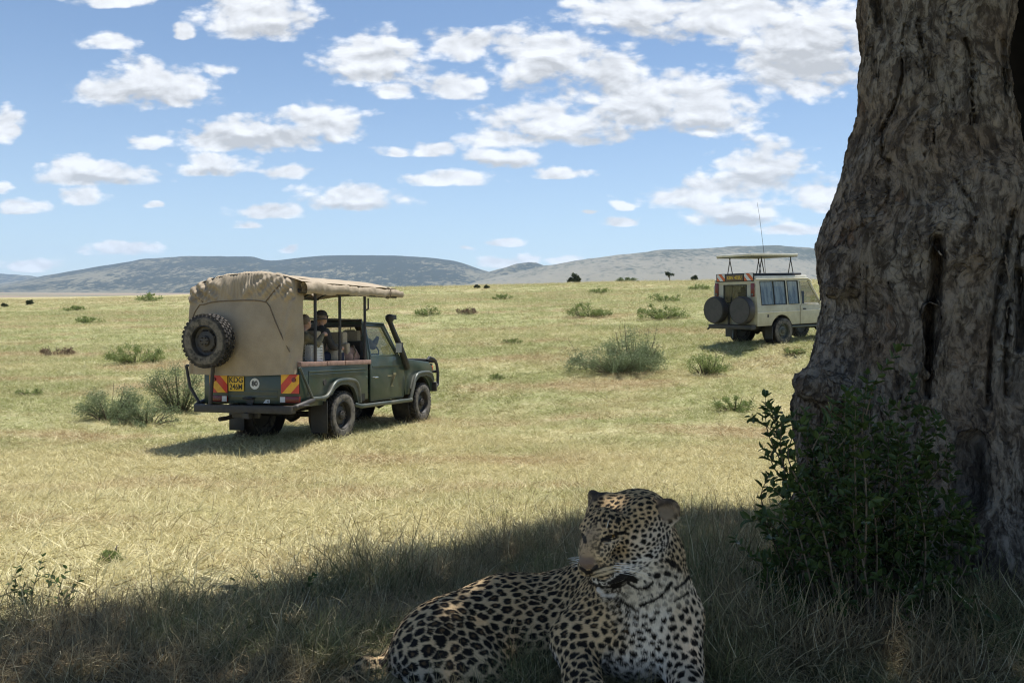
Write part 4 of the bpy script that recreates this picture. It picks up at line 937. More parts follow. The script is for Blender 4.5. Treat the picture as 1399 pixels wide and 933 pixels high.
# ------------------------------------------------------------------ the beige safari wagon
def build_wagon():
    g = empty('safari_wagon'); g.matrix_world = vmat(V2)
    tag(g, 'beige safari wagon with raised pop-up roof and two black covered spare wheels', 'safari wagon', 'safari vehicles')
    Bg, K = M['beige'], M['black']; X0 = -1.06; XE = 3.3; WB = 2.75
    c = MB(); c.box((1.0, 0, .52), (3.9, .9, .14)); c.box((.8, 0, .60), (3.6, 1.45, .06)); c.build('chassis', M['under'], g, .01)
    for x in (0, WB): a = MB(); a.tube([(x, -.7, .38), (x, .7, .38)], .05, 8); a.lathe([(.001, -.16), (.13, 0), (.001, .16)], (x, .1, .38), 'y', 12, closed=False); a.build('axle', M['under'], g)
    for x in (0, WB):
        for s in (-1, 1): wheel(g, (x, s * .78, .385), s, r=.385, w=.22, rim='pipe')
    def inset(z): return .84 - .10 * max(0.0, (z - 1.12) / .85)
    for s in (-1, 1):
        p = MB(); p.prism(arch_poly(X0, .74, .56, 1.12, -.04, .40, .46), s * .80, s * .84, 'y'); po = p.build('side_panel', Bg, g, .008)
        q = MB(); q.tube([(X0, s * .845, .94), (.74, s * .845, .95)], .016, 6); q.build('moulding', M['cream'], po)
        f = MB(); f.box((-.62, s * .842, .84), (.06, .008, .08)); f.build('fuel_cap', K, po, .003)
        # upper side: bars between windows, leaning in
        u = MB()
        def quad(x0, x1, z0, z1): 
            V = []
            for x, z in ((x0, z0), (x1, z0), (x1, z1), (x0, z1)): V.append((x, s * inset(z), z))
            V += [(v[0], v[1] - s * .035, v[2]) for v in V]; u.add(V, [(0, 1, 2, 3), (7, 6, 5, 4), (0, 4, 5, 1), (1, 5, 6, 2), (2, 6, 7, 3), (3, 7, 4, 0)])
        quad(X0, -.88, 1.12, 1.90); quad(.175, .26, 1.12, 1.90); quad(.72, .80, 1.12, 1.90); quad(-.88, .175, 1.12, 1.16); quad(.26, .72, 1.12, 1.16); quad(-.88, .175, 1.83, 1.90); quad(.26, .72, 1.83, 1.90); quad(.80, 1.2, 1.83, 1.90)
        u.build('upper_side', Bg, g)
        for x0, x1 in ((-.88, .175), (.26, .72)):
            w = MB(); w.add([(x0, s * inset(1.16), 1.16), (x1, s * inset(1.16), 1.16), (x1, s * inset(1.83), 1.83), (x0, s * inset(1.83), 1.83)], [(0, 1, 2, 3)])
            w.V = [(v[0], v[1] - s * .012, v[2]) for v in w.V]; wo = w.build('window', M['tint'], g)
            rb = MB(); pts = [(x0, 1.16), (x1, 1.16), (x1, 1.83), (x0, 1.83)]; rb.tube([(x, s * (inset(z) + .002), z) for x, z in pts], .014, 5, closed=True)
            if x1 < .2: rb.tube([(-.33, s * inset(1.16), 1.16), (-.33, s * inset(1.83), 1.83)], .014, 5)
            rb.build('window_seal', M['ink'], wo)
        gu = MB(); gu.tube([(X0, s * .775, 1.90), (1.15, s * .775, 1.90), (1.35, s * .77, 1.80)], .018, 6); gu.build('gutter', M['cream'], g)
        d = MB(); d.prism([(.76, .56), (1.62, .56), (1.66, 1.12), (.76, 1.12)], s * .805, s * .85, 'y'); do = d.build('door', Bg, g, .01)
        q = MB(); q.tube([(.80, s * .853, .95), (1.62, s * .853, .96)], .015, 6); q.build('moulding', M['cream'], do)
        h = MB(); h.box((.92, s * .865, 1.0), (.13, .02, .035)); h.build('handle', K, do, .005)
        wf = MB(); wf.tube([(.82, s * .835, 1.14), (.82, s * .765, 1.80), (1.22, s * .765, 1.78), (1.62, s * .835, 1.14)], .02, 6, closed=True); wf.build('window_frame', Bg, do)
        wg = MB(); wg.add([(.83, s * .828, 1.15), (1.60, s * .828, 1.15), (1.21, s * .765, 1.77), (.83, s * .765, 1.79)], [(0, 1, 2, 3)]); wg.build('window_glass', M['glass'], do)
        ap = MB(); ap.tube([(1.72, s * .80, 1.12), (1.22, s * .72, 1.88)], .035, 8); ap.build('pillar', Bg, g)
        mi = MB(); mi.tube([(1.60, s * .85, 1.2), (1.58, s * .95, 1.27)], .012, 5); mi.box((1.56, s * .98, 1.32), (.06, .14, .20)); mi.build('mirror', K, g, .015)
        wn = MB(); wn.prism(arch_poly(1.66, XE, .56, 1.1, WB, .40, .46, top=[(XE, 1.0), (1.66, 1.12)]), s * .62, s * .845, 'y'); wn.build('front_wing', Bg, g, .015)
        st = MB(); st.tube([(.32, s * .88, .50), (2.2, s * .88, .48)], .03, 8)
        for x in (.6, 1.9): st.tube([(x, s * .5, .55), (x, s * .87, .5)], .018, 6)
        st.build('side_step', M['pipe'], g)
        hl = MB(); hl.lathe([(.09, 0), (.001, 0), (.001, .03), (.09, .01)], (XE + .01, s * .6, .9), 'x', 16); hl.build('headlight', M['sticker'], g)
        ww = MB(); ww.lathe([(.45, s * .5), (.45, s * .79), (.43, s * .79), (.43, s * .5)], (-.04, 0, .42), 'y', 20); ww.build('wheel_well', M['under'], g)
    bo = MB(); bo.box((2.5, 0, 1.06), (1.62, 1.36, .12)); bo.build('bonnet', Bg, g, .04, 3)
    gr = MB(); gr.box((XE, 0, .86), (.05, 1.6, .36)); gr.build('grille', K, g, .01); fb = MB(); fb.box((XE + .14, 0, .6), (.18, 1.7, .18)); fb.build('front_bumper', K, g, .02)
    ws = MB(); ws.add([(1.70, -.78, 1.13), (1.70, .78, 1.13), (1.22, .70, 1.86), (1.22, -.70, 1.86)], [(0, 1, 2, 3)]); ws.build('windscreen', M['glass'], g)
    # roof: rounded slab with a dark opening
    ro = MB(); ro.prism([(X0, -.70), (X0, .70), (X0 + .06, .76), (1.1, .76), (1.24, .68), (1.24, -.68), (1.1, -.76), (X0 + .06, -.76)], 1.885, 1.99, 'z'); ro.build('roof', M['cream'], g, .035, 3)
    ho = MB()
    for p in ([(-.98, -.64), (1.0, -.64), (1.0, .64), (-.98, .64)],):
        ho.tube([(x, y, 2.03) for x, y in p], .035, 8, closed=True)
    ho.box((0, 0, 2.0), (1.9, 1.22, .02)); ho.build('roof_hatch_rim', M['ink'], g)
    # rear wall: frame round a dark window, lamps, plate and reflectors
    rw = MB()
    def rq(y0, y1, z0, z1): rw.box((X0 + .0, (y0 + y1) / 2, (z0 + z1) / 2), (.05, y1 - y0, z1 - z0))
    rq(-.80, .80, .60, 1.22); rq(-.80, -.47, 1.22, 1.74); rq(.40, .80, 1.22, 1.74); rq(-.765, .765, 1.74, 1.90)
    rw.build('rear_wall', Bg, g, .006)
    gl = MB(); gl.add([(X0 - .005, -.47, 1.22), (X0 - .005, .40, 1.22), (X0 - .005, .40, 1.74), (X0 - .005, -.47, 1.74)], [(0, 1, 2, 3)]); wo = gl.build('rear_window', M['glass'], g)
    rb = MB(); rb.tube([(X0 - .022, -.47, 1.22), (X0 - .022, .40, 1.22), (X0 - .022, .40, 1.74), (X0 - .022, -.47, 1.74)], .018, 5, closed=True); rb.build('window_seal', M['ink'], wo)
    for y, z0, z1 in ((.665, 1.42, 1.80), (-.70, 1.40, 1.78)):
        l = MB(); l.box((X0 - .04, y, (z0 + z1) / 2), (.04, .12, z1 - z0)); lo = l.build('tail_light', M['lamp'], g, .012)
        q = MB(); q.box((X0 - .063, y, z0 + .06), (.006, .08, .07)); q.build('reverse_lens', M['pipe'], lo)
    tb = MB(); tb.box((X0 - .02, -.02, 1.955), (.04, 1.42, .24)); tbo = tb.build('plate_board', M['ink'], g, .01)
    chevron(tbo, X0 - .047, .34, .64, 1.86, 2.06, -1, ('orange', 'sticker'), 4); chevron(tbo, X0 - .047, -.72, -.40, 1.86, 2.06, -1, ('orange', 'sticker'), 4)
    pl = MB(); pl.box((X0 - .05, -.03, 1.95), (.012, .66, .17)); plo = pl.build('number_plate', M['hem'], tbo, .006)
    text('lettering', 'KBN 432U', (X0 - .058, -.03, 1.95), .135, M['plate'], plo, sx=.92, bold=.003)
    for y in (.53, -.48):
        w = empty('spare_wheel', (X0 - .22, y, 1.02), g)
        q = MB(); q.lathe([(.001, -.115), (.36, -.115), (.385, -.10), (.40, -.06), (.40, .08), (.38, .11), (.001, .11)], (0, 0, 0), 'x', 40, closed=False); q.build('wheel_cover', M['cover'], w, smooth_angle=30)
        r_ = MB(); r_.tube([(-.118, .375 * math.cos(a), .375 * math.sin(a)) for a in np.linspace(0, 2 * math.pi, 40, endpoint=False)], .006, 5, closed=True); r_.build('piping', M['under'], w)
    cr = MB(); cr.box((X0 - .06, .14, 1.0), (.1, 1.4, .08)); cr.tube([(X0 - .1, .14, .55), (X0 - .1, .14, 1.2)], .035, 6); cr.build('spare_wheel_carrier', K, g)
    rbp = MB(); rbp.box((X0 - .14, 0, .53), (.18, 1.66, .12)); rbp.tube([(X0 - .2, .8, .5), (X0 - .26, .84, .44)], .03, 6); rbp.build('rear_bumper', K, g, .02)
    ldd = MB(); ldd.tube([(X0 - .12, -.05, .50), (X0 - .3, -.2, .22)], .02, 6); ldd.build('tow_bar', M['pipe'], g)
    for s in (-1, 1): mf = MB(); mf.box((-.5, s * .76, .36), (.02, .26, .36)); mf.build('mud_flap', M['plastic'], g)
    for x, y in ((-.2, -.4), (-.2, .4), (.55, -.4), (.55, .4), (1.15, -.4), (1.15, .4)):
        s_ = MB(); s_.box((x + .2, y, .95), (.45, .46, .12)); s_.box((x, y, 1.25), (.12, .46, .55)); s_.box((x, y, 1.60), (.1, .26, .15)); s_.build('seat', M['seatdark'], g, .03)
    # pop-up roof on crossed struts
    PZ = 2.56
    po = MB(); po.prism([(PX0, -.66), (PX0 + .06, -.72), (PX1 - .06, -.72), (PX1, -.66), (PX1, .66), (PX1 - .06, .72), (PX0 + .06, .72), (PX0, .66)], PZ, PZ + .07, 'z'); poo = po.build('popup_roof', M['cream'], g, .02, 3)
    ll = MB(); ll.box(((PX0 + PX1) / 2, 0, PZ - .012), (PX1 - PX0 - .06, 1.34, .03)); ll.build('lining', M['pipe'], poo)
    for s in (-1, 1):
        for x in (-.62, .62):
            st = MB(); st.tube([(x - .10, s * .60, 2.03), (x + .02, s * .60, PZ)], .014, 6); st.tube([(x + .12, s * .60, 2.03), (x - .02, s * .60, PZ)], .014, 6); st.build('strut', K, g)
    # whip aerial
    ae = MB(); ae.tube([(1.3, .9, 1.9), (1.2, .9, 2.8), (1.0, .9, 3.9), (.9, .9, 4.3)], [.009, .007, .005, .004], 5); ae.build('aerial', K, g)
    return g
PX0, PX1 = -1.12, .86
wagon = build_wagon()

# ------------------------------------------------------------------ the leopard
def build_leopard():
    g = empty('leopard', (0.35, 2.1, gz(.35, 2.1))); tag(g, 'spotted leopard lying in the tree shade with raised head turned aside', 'leopard')
    w = lambda px, py, d: np.array(W(px, py, d))
    P = []
    # trunk of the body, from rump to chest
    P += [cone(w(594, 893, 2.22), w(690, 854, 2.33), .128, .135, .06), cone(w(620, 880, 2.26), w(700, 852, 2.33), .13, .135, .06), cone(w(690, 856, 2.33), w(790, 852, 2.32), .135, .155, .06),
          cone(w(790, 852, 2.32), w(862, 862, 2.14), .155, .135, .07), ball(w(868, 848, 2.10), (.145, .13, .13), .08), cone(w(700, 905, 2.3), w(800, 900, 2.28), .115, .13, .06)]
    P += [ball(w(826, 800, 2.27), (.10, .09, .085), .07), ball(w(905, 830, 2.14), (.085, .10, .12), .06)]
    # neck and ruff
    P += [cone(w(882, 822, 2.12), w(884, 762, 2.06), .122, .104, .06), cone(w(866, 800, 2.06), w(862, 775, 2.03), .10, .09, .05)]
    # forelegs
    P += [cone(w(922, 845, 2.07), w(932, 905, 1.99), .068, .050, .05), cone(w(932, 905, 1.99), w(944, 965, 1.84), .050, .040, .03), cone(w(944, 965, 1.84), w(940, 985, 1.76), .042, .046, .02)]
    P += [cone(w(832, 835, 2.12), w(784, 872, 2.06), .088, .060, .05), cone(w(784, 872, 2.06), w(795, 925, 1.94), .058, .046, .04), cone(w(795, 925, 1.94), w(806, 950, 1.88), .046, .048, .02)]
    for base, dx in (((806, 950, 1.88), 0), ((940, 985, 1.76), 0)):
        c = w(*base)
        for k in range(4): P.append(ball(c + np.array([-.03 + .02 * k, -.035 + .006 * abs(k - 1.5), -.012]), (.014, .024, .016), .012))
    # hindquarters: thigh, shank, paw tucked along the belly
    P += [cone(w(606, 900, 2.15), w(650, 930, 2.08), .122, .088, .10), cone(w(640, 888, 2.25), w(730, 882, 2.27), .118, .112, .09), cone(w(650, 930, 2.08), w(612, 985, 1.98), .082, .05, .05), cone(w(612, 985, 1.98), w(655, 1005, 1.95), .042, .034, .03), cone(w(655, 1005, 1.95), w(690, 1000, 1.94), .036, .038, .02)]
    P += [cone(w(668, 895, 2.22), w(700, 925, 2.2), .06, .05, .04)]
    # tail
    P += [cone(w(550, 905, 2.22), w(520, 915, 2.17), .045, .032, .04), cone(w(520, 915, 2.17), w(500, 912, 2.13), .032, .027, .02), cone(w(500, 912, 2.13), w(478, 935, 2.06), .027, .026, .02), cone(w(478, 935, 2.06), w(470, 975, 1.97), .026, .025, .02)]
    # head in its own frame: right, forward, up
    s = HS = 1.16
    yaw = R(38.5); pit = R(20); f = np.array([-math.sin(yaw) * math.cos(pit), -math.cos(yaw) * math.cos(pit), -math.sin(pit)])
    Rm = rot_to(f); roll = R(7); cr, sr = math.cos(roll), math.sin(roll); Rm = Rm @ np.array([[cr, 0, sr], [0, 1, 0], [-sr, 0, cr]])
    O = w(834.5, 731, 1.90) - Rm @ (np.array([-.035, .04, .0265]) * s)
    h = lambda x, y, z: O + Rm @ (np.array([x, y, z], float) * s)
    def hb(c, r, k=.02, op='+', tilt=None):
        rr = Rm if tilt is None else Rm @ tilt
        return ball(h(*c), np.array(r) * s, k, op, rr)
    def hc(a, b, ra, rb, k=.02, op='+'): return cone(h(*a), h(*b), ra * s, rb * s, k, op)
    P += [hb((0, -.074, -.018), (.073, .092, .050), .03), hb((0, -.10, -.034), (.083, .08, .062), .05)]
    for q in (-1, 1):
        P += [hb((q * .050, -.035, -.018), (.038, .052, .045), .055), hc((q * .052, -.05, -.05), (q * .020, .045, -.066), .034, .020, .03),
              hb((q * .028, .012, .040), (.021, .026, .012), .03), hc((q * .022, .026, .016), (q * .016, .074, -.002), .018, .017, .02), hb((q * .0205, .075, -.033), (.0245, .030, .023), .012),
              hb((q * .060, -.075, .018), (.028, .035, .03), .03)]
    P += [hc((0, .0, .036), (0, .084, .003), .026, .0195, .025), hb((0, .040, .010), (.028, .04, .024), .03), hb((0, .101, -.006), (.021, .013, .0135), .008), hb((0, .066, -.068), (.023, .026, .016), .016), hb((0, .03, -.06), (.034, .04, .022), .03)]
    # nostrils, mouth line, eye sockets
    for q in (-1, 1):
        P += [hb((q * .0105, .110, -.008), (.0042, .005, .0030), .003, '-'), hb((q * .0350, .040, .0265), (.0145, .012, .0070), .007, '-'),
              hc((q * .001, .108, -.052), (q * .024, .085, -.060), .0022, .0035, .004, '-'), hc((q * .024, .085, -.060), (q * .046, .035, -.055), .0035, .006, .006, '-')]
        P += [hc((q * .023, .053, .0315), (q * .048, .030, .0335), .0056, .0062, .006), hc((q * .024, .053, .0195), (q * .048, .030, .0225), .0045, .0045, .006)]
    P += [hc((0, .113, -.016), (0, .108, -.045), .002, .002, .004, '-')]
    # ears: cupped, set low on the sides of the skull
    for q in (-1, 1):
        an = R(-38 * q); T = np.array([[math.cos(an), -math.sin(an), 0], [math.sin(an), math.cos(an), 0], [0, 0, 1]])
        tl = R(22 * q); T2 = np.array([[math.cos(tl), 0, math.sin(tl)], [0, 1, 0], [-math.sin(tl), 0, math.cos(tl)]])
        ex, ey, ez = ((.0, .0, .0) if q < 0 else (-.008, .024, .024))
        P += [hb((q * .090 + ex, -.108 + ey, -.002 + ez), (.029, .015, .031), .014, '+', T @ T2), hb((q * .100 + ex, -.092 + ey, .008 + ez), (.020, .015, .022), .006, '-', T @ T2), hb((q * .078 + ex, -.104 + ey, -.014 + ez), (.028, .024, .02), .02)]
    V, Q = sdf_mesh(P, .0031)
    V = relax(V, Q, 2, .5); N = vnormals(V, Q)
    V = V + N * (fbm(V * 9, 3) * .010 * np.clip((np.linalg.norm(V - O, axis=1) - .15) / .1, 0, 1) + fbm(V * 60, 2) * .0016)[:, None]
    N = vnormals(V, Q)
    print('leopard', len(V), time.time() - T0)
    # ---- coat
    Hl = ((V - O) @ Rm) / s                                         # head coordinates
    Hq = Hl - np.array([0, -.04, 0]); Hq[:, 1] = np.where(Hq[:, 1] > 0, Hq[:, 1] * .5, Hq[:, 1]); dh = np.linalg.norm(Hq, axis=1) * s
    fw = (V[:, 1]) * math.cos(PH) - (V[:, 2] - CZ) * math.sin(PH); up = V[:, 1] * math.sin(PH) + (V[:, 2] - CZ) * math.cos(PH)
    PX = 699.5 + F * V[:, 0] / fw; PY = 466.5 - F * up / fw
    view = V - np.array([0, 0, CZ]); view /= np.linalg.norm(view, axis=1)[:, None]; facing = -(N * view).sum(1)
    hind = smst(PX, 720, 640); headw = 1 - smst(dh, .105, .17); muzz = smst(Hl[:, 1], .0, .06) * headw
    legw = smst(PY, 862, 885) * smst(PX, 730, 745)
    sp = .0178 + .0056 * hind - .001 * legw
    sp = sp * (1 - headw) + headw * (.0110 - .0022 * muzz + .003 * smst(-Hl[:, 1], .03, .09))
    neck = smst(dh, .10, .16) * (1 - smst(dh, .22, .30)); sp = sp * (1 - .22 * neck)
    order = rng.permutation(len(V)); cell = .045; grid = {}; seeds = []; sr_ = []
    SQ = np.array([.74, 1, 1]); Va = (V * SQ).tolist(); spl = sp.tolist()
    for i in order[:90000]:
        p = Va[i]; r = spl[i]; k = (int(p[0] // cell), int(p[1] // cell), int(p[2] // cell)); ok = True
        for a in (-1, 0, 1):
            for b in (-1, 0, 1):
                for c in (-1, 0, 1):
                    for qd in grid.get((k[0] + a, k[1] + b, k[2] + c), ()):
                        if (p[0] - qd[0]) ** 2 + (p[1] - qd[1]) ** 2 + (p[2] - qd[2]) ** 2 < r * r: ok = False; break
                    if not ok: break
                if not ok: break
            if not ok: break
        if ok: grid.setdefault(k, []).append(p); seeds.append(p); sr_.append(r)
    kd = kdtree.KDTree(len(seeds))
    for i, p in enumerate(seeds): kd.insert(p, i)
    kd.balance()
    warp = np.stack([fbm(V * 42 + q * 31, 3) for q in range(3)], 1) * (sp * 1.0)[:, None]
    Wp = (V * SQ + warp).tolist(); d1 = np.zeros(len(V)); d2 = np.zeros(len(V)); ci = np.zeros(len(V), int)
    for i, p in enumerate(Wp):
        r = kd.find_n(p, 2); d1[i] = r[0][2]; d2[i] = r[1][2]; ci[i] = r[0][1]
    rnd = rng.random(len(seeds))[ci]; rnd2 = rng.random(len(seeds))[ci]
    belly = smst(N[:, 2], .1, -.45) * (1 - headw)
    chest = smst(PX, 835, 880) * smst(PY, 765, 800) * (1 - smst(PX, 900, 925) * .5) * (PX < 960)
    e = (d2 - d1) / sp + fbm(V * 90, 2) * .35
    th = .25 + .16 * (rnd2 - .5) - .07 * hind + .10 * chest + .05 * headw
    spot = smst(np.minimum(e - th, (.62 - .13 * chest - .05 * headw - d1 / sp) * 1.3 + fbm(V * 75, 2) * .5), -.06, .05)
    core = smst(d1 / sp, .26, .12) * (rnd < .62) * (1 - headw) * (1 - legw) * smst(PX, 880, 840)
    tawny = np.array([.60, .41, .20]); cream = np.array([.66, .54, .36]); white = np.array([.78, .74, .67]); black = np.array([.012, .010, .009])
    back = smst(N[:, 2], -.1, .8); nz = (fbm(V * 14, 3) + .5)
    base = cream + (tawny - cream) * (np.clip(.26 + .45 * back * nz + .25 * headw - .12 * hind, 0, 1))[:, None]
    base = base + (white - base) * (np.clip(belly * 1.1 + chest * .85 + .35 * hind * smst(N[:, 2], .5, 0), 0, 1))[:, None]
    hx, hy, hz = np.abs(Hl[:, 0]), Hl[:, 1], Hl[:, 2]
    # face: ochre forehead, white lips, chin and cheeks
    wf = headw * np.clip(smst(hz, -.035, -.06) + .55 * smst(hx, .045, .07) * smst(hz, .03, -.02), 0, 1); base = base + (white - base) * wf[:, None]
    eyeb = headw * np.exp(-(((hx - .036) / .016) ** 2 + ((hy - .05) / .03) ** 2 + ((hz - .008) / .008) ** 2)); base = base + (white - base) * (np.clip(eyeb, 0, .2))[:, None]
    nomark = np.clip(smst(hy, .045, .075) * smst(hx, .045, .02) * smst(hz, -.06, -.03), 0, 1) * headw
    bridge = headw * smst(hx + .03 * fbm(V * 60, 2), .027, .013) * smst(hy, .03, .06) * (.75 + .9 * fbm(V * 120, 2)) * smst(hz, -.022, -.008)
    spot = spot * (1 - np.clip(nomark * .25 + bridge * .75, 0, 1)); fleck = smst(fbm(V * 190, 2), .05, .16) * headw * smst(hy, .02, .05); base = base * (1 - .6 * fleck)[:, None]
    ZX = (PX - 740) * 5.183; ZY = (PY - 660) * 5.183; throat = np.clip(1 - (((ZX - 790) / 300) ** 2 + ((ZY - 740) / 200) ** 2) ** 1.6, 0, 1) * (facing > 0) * (1 - smst(ZY, 840, 930)) * smst(ZX, 520, 600); throat = np.clip(throat * 1.6, 0, 1); spot = spot * (1 - .5 * throat); base = base + (np.array([.68, .62, .50]) - base) * (throat * .5)[:, None]
    col = base + (black - base) * spot[:, None]
    brown = np.array([.30, .19, .09]); col = col + (brown - col) * (core * spot * .5)[:, None]
    col = col + (np.array([.29, .20, .125]) * (1 - .55 * fleck)[:, None] - col) * .75 * bridge[:, None]
    nose = headw * smst(hy, .093, .101) * smst(hz, -.024, -.014) * smst(hx, .025, .018) * smst(hz, .016, .006); col = col + (np.array([.17, .115, .085]) - col) * (nose * .9)[:, None]
    ear = headw * 0
    for q in (-1, 1):
        eo_ = np.zeros(3) if q < 0 else np.array([-.012, .028, .026]); L_ = Hl - eo_ - np.array([q * .092, -.106, .003]); de = np.linalg.norm(L_, axis=1); m = smst(de, .042, .028) * smst(L_[:, 2], -.025, -.009)
        col = col + (np.array([.21, .16, .11]) * (1 + 1.3 * fbm(V * 110, 2))[:, None] - col) * (m * .8)[:, None]; inn = m * smst(np.linalg.norm(Hl - eo_ - np.array([q * .100, -.092, .008]), axis=1), .022, .014)
        col = col + (np.array([.36, .28, .19]) - col) * (inn * .8)[:, None]; 
        rim = np.clip(smst(L_[:, 2], .010, .020) * m + m * smst(np.abs(L_[:, 0]), .020, .027) * .8, 0, 1); col = col + (np.array([.05, .04, .035]) - col) * (rim * .8)[:, None]
    front = facing > .05
    z3 = lambda x, y: (x / 5.183 + 740, y / 5.183 + 660)
    def stroke(pts, wd, colr=black, amt=1.0, jit=1.0):
        pts = [z3(*p) for p in pts]; best = np.full(len(V), 1e9)
        for (x0, y0), (x1, y1) in zip(pts[:-1], pts[1:]):
            dx, dy = x1 - x0, y1 - y0; t = np.clip(((PX - x0) * dx + (PY - y0) * dy) / (dx * dx + dy * dy + 1e-9), 0, 1)
            best = np.minimum(best, np.hypot(PX - x0 - t * dx, PY - y0 - t * dy))
        wd = wd / 5.183 * (1 + jit * 1.3 * fbm(V * 70, 2)); m = smst(best, wd * .5 + .6, wd * .5 - .4) * front * (dh < .30) * amt
        nonlocal col; col = col + (np.array(colr) - col) * m[:, None]
    def dot(x, y, r, r2=None): stroke([(x - (r2 or r) * .3, y), (x + (r2 or r) * .3, y + 3)], r * 1.7)
    clear = lambda pts, wd: stroke(pts, wd, cream * .95, .85)
    clear([(380, 640), (530, 605)], 50)
    for ln, wd in (([(1045, 560), (1050, 640), (1010, 695), (950, 740)], 24), ([(915, 700), (870, 760), (830, 800), (760, 838), (700, 855)], 26), ([(545, 790), (600, 850), (650, 870)], 20), ([(500, 800), (560, 845)], 14),
                   ([(1040, 765), (990, 800), (940, 830)], 15), ([(620, 710), (680, 742), (740, 735), (785, 700)], 22), ([(570, 770), (620, 800)], 12), ([(850, 430), (845, 520)], 8), ([(885, 360), (895, 420)], 10)): stroke(ln, wd)
    for d_ in ((700, 600, 9), (760, 640, 11), (640, 610, 8), (745, 580, 9), (690, 770, 8), (725, 800, 9), (780, 785, 8), (950, 655, 13), (800, 560, 9), (690, 520, 12), (730, 690, 9), (560, 745, 8), (850, 770, 9), (900, 735, 8), (925, 562, 26), (890, 632, 25), (820, 650, 23), (660, 682, 24), (840, 710, 13), (760, 510, 16), (850, 583, 14), (975, 605, 16, 10), (500, 235, 15), (528, 195, 18), (535, 265, 14)): dot(*d_)
    # eye, tear line, lips with the mouth corner's shade painted in, whisker rows
    stroke([(425, 402), (455, 388), (500, 372), (556, 352), (590, 350)], 24, black, 1, .3); stroke([(430, 408), (480, 402), (535, 380)], 9, black, 1, .2); stroke([(426, 405), (408, 440), (405, 490)], 11, black, .85)
    stroke([(285, 365), (303, 385), (308, 415)], 26, black, .95, .3); stroke([(440, 425), (520, 412), (565, 385)], 8, (.60, .52, .40), .6, .3)
    stroke([(340, 690), (400, 728), (470, 735), (560, 728), (625, 690), (655, 640)], 15, black, 1, .3); stroke([(515, 712), (560, 680), (605, 655)], 66, black, 1, .4); stroke([(470, 700), (560, 650)], 16, black, .8)
    stroke([(405, 745), (450, 790), (520, 785)], 26, (.78, .77, .76), .9)
    stroke([(285, 602), (318, 632), (350, 628), (390, 588)], 26, (.02, .015, .015), 1, .2); stroke([(337, 628), (342, 665)], 8, black, 1)
    for ln in ([(365, 622), (440, 592), (510, 578)], [(360, 648), (440, 628), (525, 602)], [(375, 672), (455, 655), (540, 625)], [(400, 695), (470, 680)]): stroke(ln, 10, black, .95, 1.5)
    for ln in ([(470, 300), (480, 345)], [(440, 215), (450, 262)], [(415, 240), (420, 285)], [(390, 260), (385, 300)], [(350, 285), (345, 320)], [(460, 260), (475, 300)]): stroke(ln, 9, black, .8)
    m, t, b = mat('leopard coat')
    at = t.n.new('ShaderNodeAttribute'); at.attribute_name = 'coat'
    t.put(b.inputs['Base Color'], at.outputs['Color']); b.inputs['Roughness'].default_value = .75; b.inputs['Specular IOR Level'].default_value = .25
    b.inputs['Sheen Weight'].default_value = .15
    me = mesh('leopard_body', V, Q, [m]); ca = me.attributes.new('coat', 'FLOAT_COLOR', 'POINT'); ca.data.foreach_set('color', np.hstack([col, np.ones((len(V), 1))]).astype(np.float32).ravel())
    body = link('body', me, g); body.matrix_parent_inverse = Matrix.Translation(-g.location)
    # fur: short hairs rooted on the skin, each taking the colour of its root
    A = np.linalg.norm(np.cross(V[Q[:, 2]] - V[Q[:, 0]], V[Q[:, 3]] - V[Q[:, 1]]), axis=1) * .5
    fh = headw[Q[:, 0]]; ff = facing[Q[:, 0]]; wgt = A * (1 + 1.4 * fh) * (1 - nose[Q[:, 0]]) * np.where(ff > -.25, 1, .12)
    n = NFUR; fi = rng.choice(len(Q), n, p=wgt / wgt.sum()); a_, b_ = rng.random(n), rng.random(n)
    q = Q[fi]; bl = lambda X: ((X[q[:, 0]] * ((1 - a_) * (1 - b_))[:, None] + X[q[:, 1]] * (a_ * (1 - b_))[:, None] + X[q[:, 2]] * (a_ * b_)[:, None] + X[q[:, 3]] * ((1 - a_) * b_)[:, None]))
    root = bl(V); nr = bl(N); nr /= np.linalg.norm(nr, axis=1)[:, None]; cc = bl(col); hw_ = headw[q[:, 0]]
    rear = w(540, 890, 2.2) - root; rear /= np.linalg.norm(rear, axis=1)[:, None]
    nk = smst(root[:, 0], .20, .36)[:, None]; body_flow = rear * (1 - nk) + np.array([.15, .2, -1.0]) * nk
    legf = (smst(PY[q[:, 0]], 865, 890) * smst(PX[q[:, 0]], 735, 750))[:, None]; body_flow = body_flow * (1 - legf) + np.array([0, -.5, -.9]) * legf
    flow = body_flow * (1 - hw_[:, None]) + (-f) * hw_[:, None] + rng.normal(0, .15, (n, 3))
    tan = flow - nr * (flow * nr).sum(1)[:, None]; tan /= np.linalg.norm(tan, axis=1)[:, None] + 1e-9
    bel = belly[q[:, 0]]; ln = (.0072 + .006 * bel + .0012 * chest[q[:, 0]]) * (1 - hw_) + hw_ * (.0042 - .0020 * muzz[q[:, 0]]); 
    ruff = neck[q[:, 0]]; ln = ln * (1 + .15 * ruff) * rng.uniform(.65, 1.2, n)
    nb = nose[q[:, 0]] + bridge[q[:, 0]] * .6; ln = ln * (1 - .9 * np.clip(nb, 0, 1)) * (1 - .35 * throat[q[:, 0]])
    lift = rng.uniform(.12, .38, n)[:, None]
    p0 = root - nr * .0005; p1 = root + (tan * .45 + nr * lift * .55) * ln[:, None]; p2 = root + (tan * .98 + nr * lift * .62) * ln[:, None]
    cu = bpy.data.hair_curves.new('fur'); cu.add_curves([3] * n)
    cu.attributes['position'].data.foreach_set('vector', np.stack([p0, p1, p2], 1).astype(np.float32).ravel())
